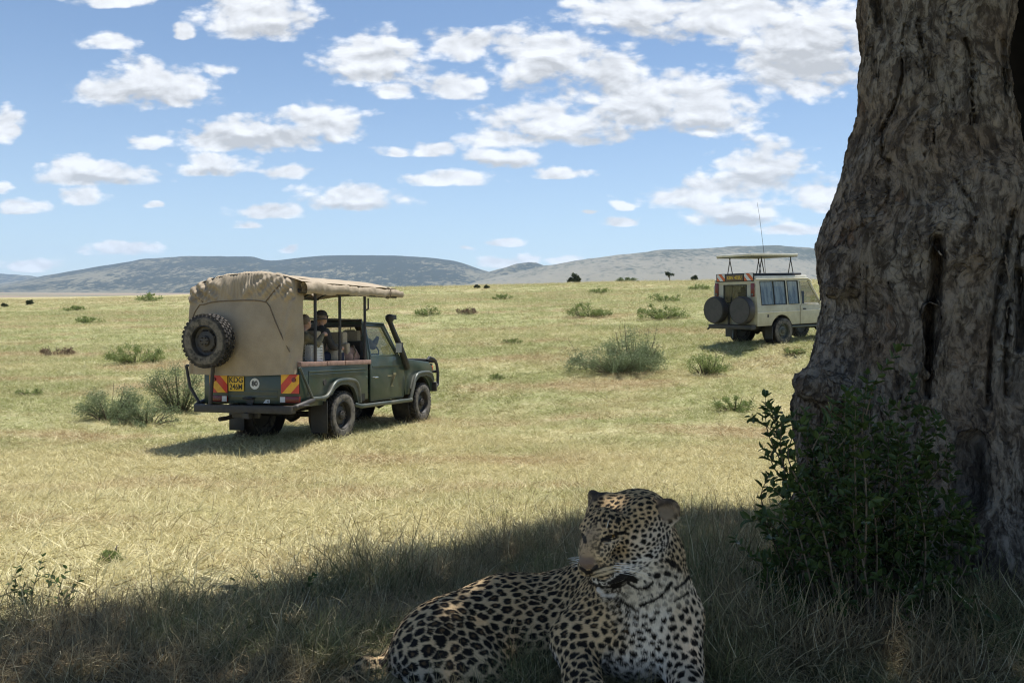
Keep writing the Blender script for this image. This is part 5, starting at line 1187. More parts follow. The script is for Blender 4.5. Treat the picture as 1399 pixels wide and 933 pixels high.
    ra = cu.attributes.get('radius') or cu.attributes.new('radius', 'FLOAT', 'POINT'); ra.data.foreach_set('value', np.tile(np.array([.00042, .00034, .00008], np.float32), n))
    lum = rng.uniform(.82, 1.16, (n, 1)); fc = cu.attributes.new('coat', 'FLOAT_COLOR', 'CURVE'); fc.data.foreach_set('color', np.hstack([np.clip(cc * lum, 0, .9), np.ones((n, 1))]).astype(np.float32).ravel())
    m2, t2, b2 = mat('leopard fur'); at = t2.n.new('ShaderNodeAttribute'); at.attribute_name = 'coat'
    t2.put(b2.inputs['Base Color'], at.outputs['Color']); b2.inputs['Roughness'].default_value = .6; b2.inputs['Specular IOR Level'].default_value = .12
    cu.materials.append(m2); fo = bpy.data.objects.new('fur', cu); COL.objects.link(fo); fo.parent = g; fo.matrix_parent_inverse = Matrix.Translation(-g.location); fo['kind'] = 'stuff'
    # eyes behind nearly closed lids
    em, t3, b3 = mat('amber eye'); b3.inputs['Base Color'].default_value = (.10, .06, .015, 1); b3.inputs['Roughness'].default_value = .05
    pm = simple('eye pupil', (.005, .005, .005), .05)
    for q_ in (-1, 1):
        eb = MB(); c = h(q_ * .0335, .032, .0268)
        for k in range(1): eb.lathe([(.001, -.0135 * s), (.0075 * s, -.0115 * s), (.012 * s, -.006 * s), (.0135 * s, 0), (.012 * s, .006 * s), (.0075 * s, .0115 * s), (.001, .0135 * s)], c, 'z', 16, closed=False)
        eo = eb.build('eye', em, g, smooth_angle=180); eo.matrix_parent_inverse = Matrix.Translation(-g.location)
        pb = MB(); pc = c + Rm @ (np.array([q_ * .25, .95, -.05]) * .0115 * s); pb.lathe([(.001, -.0045), (.0035, -.003), (.0045, 0), (.0035, .003), (.001, .0045)], pc, 'z', 10, closed=False)
        po = pb.build('pupil', pm, eo, smooth_angle=180); pass
    wm = simple('white whisker', (.8, .8, .78), .4)
    for q_ in (-1, 1):
        for k in range(9):
            a = h(q_ * (.030 + .004 * (k % 3)), .085 - .010 * (k % 3), -.026 - .006 * (k // 3)); dr = Rm @ np.array([q_ * .9, -.55 + .1 * (k % 3), -.10 - .06 * (k // 3)]); L = .085 + .02 * rng.random()
            wb = MB(); wb.tube([a + dr * L * t_ + np.array([0, 0, -.02 * t_ * t_]) for t_ in (0, .25, .5, .75, 1)], [.0006, .0005, .0004, .0003, .00012], 5); wo = wb.build('whisker', wm, g); wo.matrix_parent_inverse = Matrix.Translation(-g.location)
        for k in range(2 if q_ < 0 else 0):
            a = h(q_ * .03, .04, .044); dr = Rm @ np.array([q_ * .5, .2 - .2 * k, .8]); wb = MB(); wb.tube([a, a + dr * .03, a + dr * .05 + np.array([0, 0, -.006])], [.0005, .0004, .0001], 5); wo = wb.build('whisker', wm, g); wo.matrix_parent_inverse = Matrix.Translation(-g.location)
    return g
NFUR = 260000
leopard = build_leopard()

# ------------------------------------------------------------------ finding the ground under a pixel of the view
def ground_hit(px, py, dmax=400):
    ds = np.geomspace(1.2, dmax, 900); a = np.array(W(px, py, 1.0)); X = a[0] * ds; Z = CZ + (a[2] - CZ) * ds
    G = ground_z(X, ds); k = np.nonzero(Z <= G)[0]
    if len(k): d = float(ds[k[0]])
    else:                                   # above the near horizon: stand it on the crest of the rise
        m_ = (ds > 45) & (ds < 130); d = float(ds[m_][np.argmax(((G - CZ) / ds)[m_])])
    return Vector((a[0] * d, d, gz(a[0] * d, d)))
def leaf_material(name, c1, c2, rough=.45, trans=.35, scale=3.0):
    m, t, b = mat(name)
    g = t.n.new('ShaderNodeNewGeometry'); P = g.outputs['Position']
    at = t.n.new('ShaderNodeAttribute'); at.attribute_name = 'tint'
    n = t.noise(P, scale, 3)
    f = t.math('ADD', t.math('MULTIPLY', n, .5), t.math('MULTIPLY', at.outputs['Fac'], .6), clamp=True)
    c = t.mix(f, c1, c2); t.put(b.inputs['Base Color'], c); b.inputs['Roughness'].default_value = rough; b.inputs['Specular IOR Level'].default_value = .3
    tr = t.n.new('ShaderNodeBsdfTranslucent'); t.put(tr.inputs['Color'], c)
    mx = t.n.new('ShaderNodeMixShader'); mx.inputs[0].default_value = trans; t.l.new(b.outputs[0], mx.inputs[1]); t.l.new(tr.outputs[0], mx.inputs[2])
    t.l.new(mx.outputs[0], t.n['Material Output'].inputs['Surface'])
    return m
def with_tint(me, tint):
    a = me.attributes.new('tint', 'FLOAT', 'POINT'); a.data.foreach_set('value', np.asarray(tint, np.float32)); return me
def unit(a): return a / (np.linalg.norm(a, axis=-1, keepdims=True) + 1e-9)
def leaves(C, D, Nn, Ln, Wd, fold=.25):
    """oval folded leaves: centre line from C along D, width across, 6 corners each; returns V, Q, per-vertex leaf index"""
    n = len(C); S = unit(np.cross(D, Nn)); U = unit(np.cross(S, D)); L = Ln[:, None]; Wv = Wd[:, None]
    pts = [C, C + D * L * .38 + S * Wv * .5 + U * Wv * fold, C + D * L * .75 + S * Wv * .34 + U * Wv * fold * .8, C + D * L - U * Wv * .1,
           C + D * L * .75 - S * Wv * .34 + U * Wv * fold * .8, C + D * L * .38 - S * Wv * .5 + U * Wv * fold]
    V = np.stack(pts, 1).reshape(-1, 3); o = np.arange(n)[:, None] * 6
    Q = np.concatenate([o + np.array([[0, 1, 2, 3]]), o + np.array([[0, 3, 4, 5]])]); return V, Q, np.repeat(np.arange(n), 6)
def ribbons(P, Wd):
    """P: n blades x k points; flat tapering ribbons"""
    n, k, _ = P.shape; T = np.gradient(P, axis=1); side = unit(np.cross(T[:, 0], rng.normal(size=(n, 3))))[:, None, :]
    w_ = (np.linspace(1, .12, k) ** .7)[None, :, None] * Wd[:, None, None] * .5
    V = np.stack([P - side * w_, P + side * w_], 2).reshape(-1, 3); o = (np.arange(n)[:, None] * k + np.arange(k - 1)[None]).reshape(-1, 1) * 2
    return V, o + np.array([[0, 1, 3, 2]]), np.repeat(np.arange(n), 2 * k)

# ------------------------------------------------------------------ the big tree
def bark_material():
    m, t, b = mat('grey brown bark'); P = t.n.new('ShaderNodeTexCoord').outputs['Object']
    wv = t.vmath('ADD', t.vmath('MULTIPLY', P, (1, 1, .35)), t.vmath('MULTIPLY', t.noise(P, 3.0, 4, out='Color'), (.25, .25, .12)))
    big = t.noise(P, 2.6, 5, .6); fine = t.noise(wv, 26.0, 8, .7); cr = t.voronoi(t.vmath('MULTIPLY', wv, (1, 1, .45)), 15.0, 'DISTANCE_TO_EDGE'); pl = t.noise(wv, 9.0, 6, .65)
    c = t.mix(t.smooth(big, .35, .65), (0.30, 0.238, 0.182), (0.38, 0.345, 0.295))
    c = t.mix(t.smooth(fine, .40, .60), t.mix(.85, c, (0.05, 0.037, 0.028)), c)  # low grain darkened: crevice shade put into the colour along with natural stain
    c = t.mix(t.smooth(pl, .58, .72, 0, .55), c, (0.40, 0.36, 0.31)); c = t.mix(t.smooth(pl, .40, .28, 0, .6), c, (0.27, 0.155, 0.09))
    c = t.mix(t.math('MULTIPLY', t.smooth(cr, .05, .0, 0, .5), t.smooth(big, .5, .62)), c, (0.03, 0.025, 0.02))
    dr = t.n.new('ShaderNodeAttribute'); dr.attribute_name = 'dry'; sk = t.noise(t.vmath('MULTIPLY', wv, (1, 1, .10)), 38.0, 5, .7)
    c = t.mix(dr.outputs['Fac'], c, t.mix(t.smooth(sk, .4, .6), (0.09, 0.08, 0.07), (0.34, 0.32, 0.29)))
    t.put(b.inputs['Base Color'], c); b.inputs['Roughness'].default_value = .85; b.inputs['Specular IOR Level'].default_value = .3
    hgt = t.math('ADD', t.math('MULTIPLY', fine, 1.0), t.math('ADD', t.math('MULTIPLY', pl, 1.4), t.math('MULTIPLY', t.smooth(cr, 0, .12), .12)))
    bn = t.n.new('ShaderNodeBump'); bn.inputs['Strength'].default_value = 1.0; bn.inputs['Distance'].default_value = 0.05
    t.l.new(hgt, bn.inputs['Height']); t.l.new(bn.outputs[0], b.inputs['Normal']); return m
def build_tree():
    g = empty('large_tree', (1.9, 3.5, gz(1.9, 3.5))); tag(g, 'massive gnarled grey brown tree trunk with deep cracks beside the leopard', 'tree')
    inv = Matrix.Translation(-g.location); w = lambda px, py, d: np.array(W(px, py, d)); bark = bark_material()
    P = []
    def col(pts, k=.10):
        for (a, b) in zip(pts[:-1], pts[1:]): P.append(cone(w(*a[:3]), w(*b[:3]), a[3], b[3], k))
    col([(1268, -330, 3.6, .27), (1262, 0, 3.55, .255), (1262, 120, 3.5, .265), (1254, 230, 3.5, .305), (1236, 345, 3.5, .36), (1236, 470, 3.5, .36), (1226, 620, 3.5, .385), (1214, 900, 3.5, .46)])
    col([(1330, -330, 3.55, .22), (1312, 0, 3.45, .205), (1308, 150, 3.4, .195), (1322, 280, 3.36, .245), (1334, 420, 3.38, .25), (1352, 600, 3.38, .26), (1372, 760, 3.3, .27), (1392, 900, 3.2, .26)])
    col([(1590, -330, 3.6, .34), (1592, 0, 3.6, .335), (1580, 200, 3.6, .34), (1510, 360, 3.7, .33), (1480, 450, 3.7, .36), (1490, 700, 3.6, .40), (1500, 900, 3.6, .46)])
    col([(1392, 300, 3.5, .14), (1400, 420, 3.40, .15), (1392, 560, 3.34, .13)], .05)                    # ropy dry wood at the right
    col([(1180, 470, 3.42, .20), (1150, 560, 3.36, .20), (1140, 760, 3.3, .22), (1120, 900, 3.2, .22)])   # buttress to the left
    col([(1345, 560, 3.2, .10), (1348, 640, 3.14, .085), (1352, 720, 3.12, .10), (1372, 860, 3.0, .13)], .05)
    P += [ball(w(1156, 366, 3.35), (.135, .14, .14), .07), ball(w(1136, 392, 3.27), (.065, .08, .065), .03), ball(w(1290, 330, 3.2), (.16, .12, .12), .12), ball(w(1190, 320, 3.35), (.14, .12, .15), .1),
          ball(w(1112, 527, 3.10), (.085, .09, .075), .03), ball(w(1140, 540, 3.14), (.09, .1, .09), .05), ball(w(1340, 250, 3.22), (.11, .09, .10), .08), ball(w(1365, 455, 3.2), (.08, .08, .16), .06)]
    rx = np.eye(3)
    def slot(px, py, d, rx_, ry_, rz_, tilt=0.0, k=.03):
        t_ = R(tilt); M_ = np.array([[math.cos(t_), 0, math.sin(t_)], [0, 1, 0], [-math.sin(t_), 0, math.cos(t_)]]); P.append(ball(w(px, py, d), (rx_, ry_, rz_), k, '-', M_))
    slot(1331, 645, 3.10, .045, .10, .15, 4); slot(1205, 14, 3.32, .022, .10, .06); slot(1272, 470, 3.14, .012, .16, .15, 2)
    V, Q = sdf_mesh(P, .0082, pad=.15); V = relax(V, Q, 1)
    z = V[:, 2]
    # bark relief: gnarls, long ropes, cracked plates
    for amp, fr, oc, ridge in ((.05, (3.2, 3.2, 2.2), 3, 0), (.070, (7, 7, 1.1), 3, 1), (.028, (20, 20, 4.5), 3, 1), (.016, (38, 38, 15), 3, 1), (.010, (60, 60, 60), 2, 0)):
        N = vnormals(V, Q); wp = V + np.stack([fbm(V * 2.2 + q * 9, 2) for q in range(3)], 1) * .16
        n_ = fbm(wp * np.array(fr), oc); n_ = (.18 - np.abs(n_) * 1.6) if ridge else n_
        V = V + N * (n_ * amp)[:, None]
    N = vnormals(V, Q); V = V - N * .022
    # deep cracks along the trunk, cut into the surface
    N = vnormals(V, Q); fw = V[:, 1] * math.cos(PH) - (V[:, 2] - CZ) * math.sin(PH); up_ = V[:, 1] * math.sin(PH) + (V[:, 2] - CZ) * math.cos(PH); PX = 699.5 + F * V[:, 0] / fw; PY = 466.5 - F * up_ / fw
    PXw = PX + fbm(V * np.array([14, 14, 9]), 3) * 9; fr_ = (N * (np.array([0, 0, CZ]) - V)).sum(1) > 0; cut = np.zeros(len(V))
    cr = [([(265, 60), (262, 180), (245, 250), (215, 310), (218, 370), (230, 382)], 5, .05), ([(230, 382), (232, 470), (190, 520), (120, 560)], 4, .035), ([(350, 545), (345, 570)], 6, .05), ([(345, 570), (352, 640), (330, 720)], 20, .16), ([(330, 720), (322, 830), (320, 930)], 13, .12),
          ([(412, 90), (430, 160), (430, 290)], 6, .06), ([(300, 50), (310, 120), (330, 190)], 8, .05), ([(320, 310), (318, 370)], 4, .04), ([(332, 300), (335, 340)], 3, .04), ([(515, 540), (490, 700), (470, 830), (465, 960)], 9, .08), ([(545, 560), (512, 760), (505, 930)], 7, .08),
          ([(540, 640), (538, 820)], 14, .14), ([(205, 0), (212, 55)], 16, .10), ([(195, 110), (205, 180)], 9, .04), ([(500, 100), (508, 220)], 8, .05), ([(530, 500), (505, 590), (480, 780)], 6, .06), ([(380, 30), (372, 120)], 4, .03), ([(250, 880), (262, 960)], 6, .04), ([(430, 520), (390, 600)], 4, .03), ([(180, 620), (172, 800)], 4, .03), ([(385, 420), (430, 480), (440, 520)], 5, .035)]
    for _ in range(110):
        x, y = rng.uniform(110, 530), rng.uniform(-40, 1150); L_ = rng.uniform(15, 70); cr.append(([(x, y), (x + rng.normal() * 4, y + L_ * .5), (x + rng.normal() * 7, y + L_)], rng.uniform(2.2, 3.4), rng.uniform(.006, .016)))
    for pts, wd, dp in cr:
        pts = [(1080 + a / 1.7276, b / 1.7276) for a, b in pts]; best = np.full(len(V), 1e9); x0_, x1_ = min(p[0] for p in pts) - 24, max(p[0] for p in pts) + 24; y0_, y1_ = min(p[1] for p in pts) - 14, max(p[1] for p in pts) + 14
        m_ = np.nonzero((PXw > x0_) & (PXw < x1_) & (PY > y0_) & (PY < y1_) & fr_)[0]
        if not len(m_): continue
        bx, by = PXw[m_], PY[m_]; bs = np.full(len(m_), 1e9)
        for (xa, ya), (xb, yb) in zip(pts[:-1], pts[1:]):
            dx, dy = xb - xa, yb - ya; t_ = np.clip(((bx - xa) * dx + (by - ya) * dy) / (dx * dx + dy * dy + 1e-9), 0, 1); bs = np.minimum(bs, np.hypot(bx - xa - t_ * dx, by - ya - t_ * dy))
        wd = max(wd / 1.7276, 2.4); cut[m_] = np.maximum(cut[m_], dp * np.clip(1 - bs / (wd * 1.35), 0, 1) ** 1.5 - dp * .16 * np.exp(-((bs - wd * 1.5) / wd) ** 2))
    away = unit(V - np.array([0, 0, CZ])); V = V + away * cut[:, None]
    dry = smst(PXw, 1352, 1366) * smst(PY, 285, 330) * smst(PY, 560, 500) * fr_; dry = np.maximum(dry, .7 * smst(PXw, 1290, 1310) * smst(PXw, 1352, 1340) * smst(PY, 590, 610) * smst(PY, 700, 680))
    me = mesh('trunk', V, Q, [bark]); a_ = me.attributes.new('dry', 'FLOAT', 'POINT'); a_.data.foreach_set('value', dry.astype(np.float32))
    hm = simple('hollow painted black for shade', (.014, .012, .010), .95, 0, .3, 8, .5, .1); hb_ = MB()  # near-black colour paints the deep shade of the gap onto solid columns
    for (px_, d_, r_) in ((1470, 4.15, .42), (1400, 4.1, .22)): hb_.tube([w(px_, -330, d_), w(px_, 0, d_), w(px_, 200, d_), w(px_, 380, d_ - .2)], r_, 20)
    ho = hb_.build('hollow', hm, g); ho.matrix_parent_inverse = inv
    o = link('trunk', me, g); o.matrix_parent_inverse = inv
    # limbs above the picture, reaching into the crown
    lb = []
    for (a, bx, by, bz, r0) in (((1.93, 3.6, 4.9), -.5, 5.2, 6.6, .20), ((1.98, 3.6, 4.9), 1.3, 7.0, 6.9, .2), ((2.1, 3.55, 4.9), 4.5, 6.6, 7.1, .2), ((2.1, 3.5, 4.9), 5.6, 3.2, 6.9, .2), ((1.9, 3.5, 4.9), .0, 1.4, 6.8, .18), ((2.0, 3.5, 4.9), 3.2, -.4, 7.0, .18), ((2.9, 3.7, 5.0), 6.0, 4.8, 7.4, .26)):
        A = Vector(a); Bv = Vector((bx, by, bz)); b = MB(); mid = A.lerp(Bv, .45) + Vector((0, 0, .7)); path = curve_pts([A - Vector((0, 0, .35)), A, A.lerp(mid, .5) + Vector((rng.normal() * .1, rng.normal() * .1, .15)), mid, mid.lerp(Bv, .5) + Vector((rng.normal() * .2, rng.normal() * .2, .1)), Bv], 4)
        b.tube(path, [r0 * 1.1 - (r0 * .95) * i / (len(path) - 1) for i in range(len(path))], 10)
        for k in range(9, len(path), 3):
            for _ in range(2):
                e = path[k] + Vector((rng.normal() * 1.0, rng.normal() * 1.0, abs(rng.normal()) * .7 + .2)); b.tube([path[k], path[k].lerp(e, .5) + Vector((0, 0, .1)), e], [.06, .035, .012], 6)
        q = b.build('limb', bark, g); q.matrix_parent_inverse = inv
    # crown: leaf sprays in clumps through a wide flat volume
    lm = leaf_material('crown leaves', (0.06, 0.095, 0.025), (0.11, 0.15, 0.04), .45, .45)
    th = np.array([-180, -90, 0, 60, 88, 112, 127, 145, 160, 180]); rd = np.array([4.2, 2.9, 6.0, 6.5, 6.0, 5.1, 4.3, 3.85, 3.85, 4.2])
    cl = []
    while len(cl) < 590:
        x, y = rng.uniform(-2, 10.5), rng.uniform(-1, 10); dx, dy = x - 3.2, y - 2.6; r = math.hypot(dx, dy); lim = np.interp(math.degrees(math.atan2(dy, dx)), th, rd)
        if r > lim: continue
        zb = max(6.1, CZ + .40 * y + .35); cl.append((x, y, zb + rng.random() ** 1.3 * 2.3 * (1 - .5 * (r / lim) ** 2) + .1, rng.uniform(.38, .68)))
    cl = np.array(cl); k = 92; C = np.repeat(cl[:, :3], k, 0) + rng.normal(0, 1, (len(cl) * k, 3)) * np.repeat(cl[:, 3:], k, 0) * np.array([.55, .55, .28])
    C[:, 2] = np.maximum(C[:, 2], CZ + .385 * np.maximum(C[:, 1], 0) + .25)
    n = len(C); D = unit(rng.normal(size=(n, 3)) * [1, 1, .5]); Nn = unit(rng.normal(size=(n, 3)) * .6 + [0, 0, 1])
    V, Q, ix = leaves(C, D, Nn, rng.uniform(.10, .17, n), rng.uniform(.06, .095, n)); o = link('crown', with_tint(mesh('crown', V, Q, [lm]), rng.random(n)[ix]), g); o.matrix_parent_inverse = inv; o['kind'] = 'stuff'
    return g
build_tree()

# ------------------------------------------------------------------ leafy stems: the bush under the tree and small herbs
def stem_plant(name, lab, cat, stems, lm, sm, leaf_len, spacing, singles=0, group=None, roots=None):
    """stems: list of (point list, thickness). Leaves sit in alternate ranks along each stem."""
    base = Vector(stems[0][0][0]); g = empty(name, base); tag(g, lab, cat, group); inv = Matrix.Translation(-base)
    st = MB(); C = []; D = []; Nn = []
    for pts, r in stems:
        path = curve_pts(pts, 5); m_ = len(path); st.tube(path, [r * (1 - .8 * i / (m_ - 1)) for i in range(m_)], 5)
        L = 0; nxt = spacing * 2
        for i in range(1, m_):
            seg = path[i] - path[i - 1]; L += seg.length; fr = i / m_
            while L > nxt:
                if fr > .22:
                    t_ = np.array(seg.normalized())
                    for _ in range(2):
                        s_ = unit(np.cross(t_, rng.normal(size=3))); C.append(np.array(path[i])); D.append(unit(s_ * .9 + t_ * .6 + [0, 0, .15])); Nn.append(unit(t_ * .8 + [0, 0, .5] + rng.normal(size=3) * .35))
                nxt += spacing
    C, D, Nn = map(np.array, (C, D, Nn)); n = len(C); Ln = leaf_len * rng.uniform(.6, 1.25, n); Wd = Ln * rng.uniform(.42, .58, n)
    if singles:
        key = C[:, 1] - .8 * (C[:, 2] - C[:, 2].mean()) + rng.normal(0, .25, n); order = np.argsort(key); first = order[:singles]; rest = order[singles:]
        me = None
        V, Q, _ = leaves(np.zeros((1, 3)), np.array([[0, 1., 0]]), np.array([[0, 0, 1.]]), np.array([1.0]), np.array([.5])); me = with_tint(mesh('leaf', V, Q, [lm]), [.5] * 6)
        for i in first:
            f = D[i]; s_ = unit(np.cross(f, Nn[i])); u = np.cross(s_, f); o = bpy.data.objects.new('leaf', me); COL.objects.link(o); o.parent = g
            Mx = Matrix([(s_[q] * Ln[i], f[q] * Ln[i], u[q] * Ln[i], C[i][q] - base[q]) for q in range(3)] + [(0, 0, 0, 1)]); o.matrix_local = Mx
        C, D, Nn, Ln, Wd = C[rest], D[rest], Nn[rest], Ln[rest], Wd[rest]
    if len(C):
        V, Q, ix = leaves(C, D, Nn, Ln, Wd); o = link('foliage', with_tint(mesh('foliage', V, Q, [lm]), rng.random(len(C))[ix]), g); o.matrix_parent_inverse = inv; o['kind'] = 'stuff'
    o = st.build('stems', sm, g, smooth_angle=80); o.matrix_parent_inverse = inv; o['kind'] = 'stuff'
    return g
twig = simple('brown twig', (.11, .085, .055), .8, 0, .3, 40, .2)
def build_bush():
    lm = leaf_material('dark glossy shrub leaf', (.038, .072, .022), (.10, .145, .045), .30, .35, 6)
    out = [(1040, 545), (1062, 535), (1100, 560), (1180, 508), (1200, 540), (1248, 515), (1275, 560), (1318, 640), (1345, 740), (1350, 860), (1300, 930), (1080, 930), (1050, 850), (1030, 780), (1048, 690), (1062, 620)]
    def inside(x, y):
        c = False; j = len(out) - 1
        for i in range(len(out)):
            (xi, yi), (xj, yj) = out[i], out[j]
            if (yi > y) != (yj > y) and x < (xj - xi) * (y - yi) / (yj - yi) + xi: c = not c
            j = i
        return c
    tips = [(1046, 543, 2.75), (1050, 560, 2.72), (1098, 562, 2.8), (1185, 512, 2.9), (1172, 540, 2.86), (1247, 520, 2.9), (1262, 560, 2.85), (1062, 600, 2.6), (1050, 650, 2.6), (1041, 700, 2.55), (1035, 760, 2.5), (1300, 610, 2.85), (1215, 560, 2.8), (1130, 575, 2.78)]
    while len(tips) < 108:
        x, y = rng.uniform(1030, 1350), rng.uniform(520, 880)
        if inside(x, y): tips.append((x, y, rng.uniform(2.40, 2.95)))
    stems = []
    for (x, y, d) in tips:
        bx = 1195 + (x - 1195) * .45 + rng.normal() * 18; bd = d + rng.uniform(-.05, .12)
        B = W(bx, 930, bd); B.z = gz(B.x, B.y) - .02; T = W(x, y, d)
        mid = B.lerp(T, .5) + Vector((rng.normal() * .03, rng.normal() * .04, .02)); m2 = B.lerp(T, .8) + Vector((rng.normal() * .025, rng.normal() * .03, .03))
        stems.append(([B, mid, m2, T], .0045))
        for _ in range(3):
            k = rng.uniform(.35, .9); S0 = B.lerp(T, k) + Vector((0, 0, .02)); e = S0 + Vector((rng.normal() * .08, rng.normal() * .07, abs(rng.normal()) * .07 + .02)); stems.append(([S0, S0.lerp(e, .5) + Vector((rng.normal() * .01, 0, .01)), e], .0022))
    stem_plant('leafy_shrub', 'dark green glossy leafy shrub growing against the big tree trunk', 'shrub', stems, lm, twig, .035, .0165, singles=260)
build_bush()
herb = leaf_material('small herb leaf', (.05, .095, .03), (.10, .16, .05), .5, .35, 6)
def herbs(px, py, d, n, hgt, lab, spread=.12, group='small leafy herbs at the shade edge'):
    B0 = W(px, py, d); stems = []
    for _ in range(n):
        B = Vector((B0.x + rng.normal() * spread, B0.y + rng.normal() * spread, 0)); B.z = gz(B.x, B.y) - .01; T = B + Vector((rng.normal() * .07, rng.normal() * .06, hgt * rng.uniform(.6, 1.1)))
        stems.append(([B, B.lerp(T, .5) + Vector((rng.normal() * .02, rng.normal() * .02, 0)), T], .0028))
    stem_plant('leafy_herb', lab, 'plant', stems, herb, twig, .026, .022, group=group)
herbs(20, 900, 2.85, 6, .22, 'leafy green herb at the bottom left corner of the shaded grass', group=None)
herbs(85, 895, 2.9, 4, .20, 'sparse upright herb just right of the corner herb in shaded grass', group=None)
herbs(395, 830, 3.3, 3, .18, 'thin herb with small leaves poking from the shaded grass edge', group=None)

# ------------------------------------------------------------------ shrubs, weeds and distant trees on the plain
shrub_mats = {'grey': leaf_material('grey green shrub leaf', (.12, .16, .075), (.235, .285, .145), .6, .3, 5), 'green': leaf_material('fresh green weed leaf', (.15, .21, .06), (.27, .32, .11), .55, .4, 5),
              'dark': leaf_material('dark tree leaf', (.035, .055, .028), (.07, .09, .045), .6, .2, 1.0), 'brown': leaf_material('dead weed leaf', (.17, .12, .08), (.26, .19, .12), .8, .2, 5)}
def bush(name, lab, cat, px, row, wpx, hpx, kind='grey', n=2600, clumps=26, group=None, spiky=.5, size=1.0, trunk=False, umbrella=False):
    B = ground_hit(px, row); d = B.y; W_ = wpx / F * d; H = hpx / F * d; g = empty(name, B); tag(g, lab, cat, group)
    cl = []
    for k in range(clumps):
        a = rng.uniform(0, 2 * math.pi); r = math.sqrt(rng.random()) * .5 * W_ * (.88 if rng.random() < .85 else 1.12); hh = H * rng.uniform(.18, .98) * (1 - .45 * (r / (.5 * W_)) ** 2)
        if umbrella: hh = H * rng.uniform(.72, .95)
        cl.append((r * math.cos(a), r * math.sin(a) * .7, hh, min(W_, H * 1.4) * rng.uniform(.10, .20)))
    if not umbrella: cl[0] = (-.38 * W_, 0, H * .4, W_ * .12); cl[1] = (.38 * W_, 0, H * .35, W_ * .12)
    cl = np.array(cl); m_ = n // clumps; c_ = np.repeat(cl, m_, 0); q = unit(rng.normal(size=(len(c_), 3))) * (rng.random((len(c_), 1)) ** .45)
    C = c_[:, :3] + q * c_[:, 3:] * np.array([1, 1, .85 if not umbrella else .35])
    if not trunk and not umbrella:                      # foliage reaches down its stems to the ground
        dn = rng.random(len(C)) < .45; f = rng.random(len(C)); C[dn] *= (f[dn] ** .6)[:, None]
    if spiky:
        up = rng.random(len(C)) < .12 * spiky; C[up, 2] += abs(rng.normal(size=up.sum())) * H * .12
    C[:, 2] = np.maximum(C[:, 2], .01 * H)
    nn = len(C); ls = size * max(.016, d * .0016)
    D = unit(rng.normal(size=(nn, 3)) * [1, 1, .7] + [0, 0, .55]); V, Q, ix = leaves(C, D, unit(rng.normal(size=(nn, 3))), ls * rng.uniform(.8, 1.8, nn), ls * rng.uniform(.35, .7, nn))
    o = link('foliage', with_tint(mesh('foliage', V, Q, [shrub_mats[kind]]), (rng.random(nn) * .5 + np.repeat(rng.random(clumps), m_) * .6)[ix]), g); o['kind'] = 'stuff'
    st = MB()
    if trunk or umbrella:
        st.tube([(0, 0, -.05), (.02 * W_, 0, H * .35), (-.01 * W_, 0, H * .7)], [W_ * .05, W_ * .035, W_ * .02], 7)
        for c in cl[:8]: st.tube([(0, 0, H * .35), (c[0] * .6, c[1] * .6, H * .55), (c[0], c[1], c[2])], [W_ * .02, W_ * .015, W_ * .006], 5)
        st.build('trunk', twig, g)
    else:
        for c in cl: st.tube([(c[0] * .25, c[1] * .25, -.03), (c[0] * .6, c[1] * .6, c[2] * .55), (c[0], c[1], c[2])], [.009 * (1 + d / 30), .007, .004], 4)
        for _ in range(int(8 * spiky)):
            a = rng.uniform(-.45, .45) * W_; st.tube([(a * .6, 0, 0), (a, rng.normal() * .1, H * rng.uniform(.9, 1.15))], [.008, .004], 4)
        st.build('stems', twig, g)
    return g
W_G = 'small green weeds dotted over the savanna'
bush('shrub', 'wide grey green shrub in the middle of the sunlit grass', 'shrub', 840, 509, 156, 42, 'grey', 13000, 60, spiky=.8)
bush('shrub', 'tall upright clump at the heart of the wide middle shrub', 'shrub', 868, 505, 78, 56, 'grey', 6000, 34, spiky=1.3)
bush('shrub', 'small loose shrub just right of the wide middle shrub', 'shrub', 965, 513, 62, 32, 'green', 3200, 30, spiky=.8)
bush('shrub', 'rounded grey green shrub left of the green pickup', 'shrub', 150, 574, 96, 50, 'grey', 9000, 44, spiky=.25)
bush('shrub', 'shrub partly hidden behind the rear bumper of the green pickup', 'shrub', 245, 562, 86, 66, 'grey', 8000, 40, spiky=.25)
bush('shrub', 'low flat shrub between the two shrubs left of the pickup', 'shrub', 200, 580, 92, 34, 'grey', 5000, 34, spiky=.3)
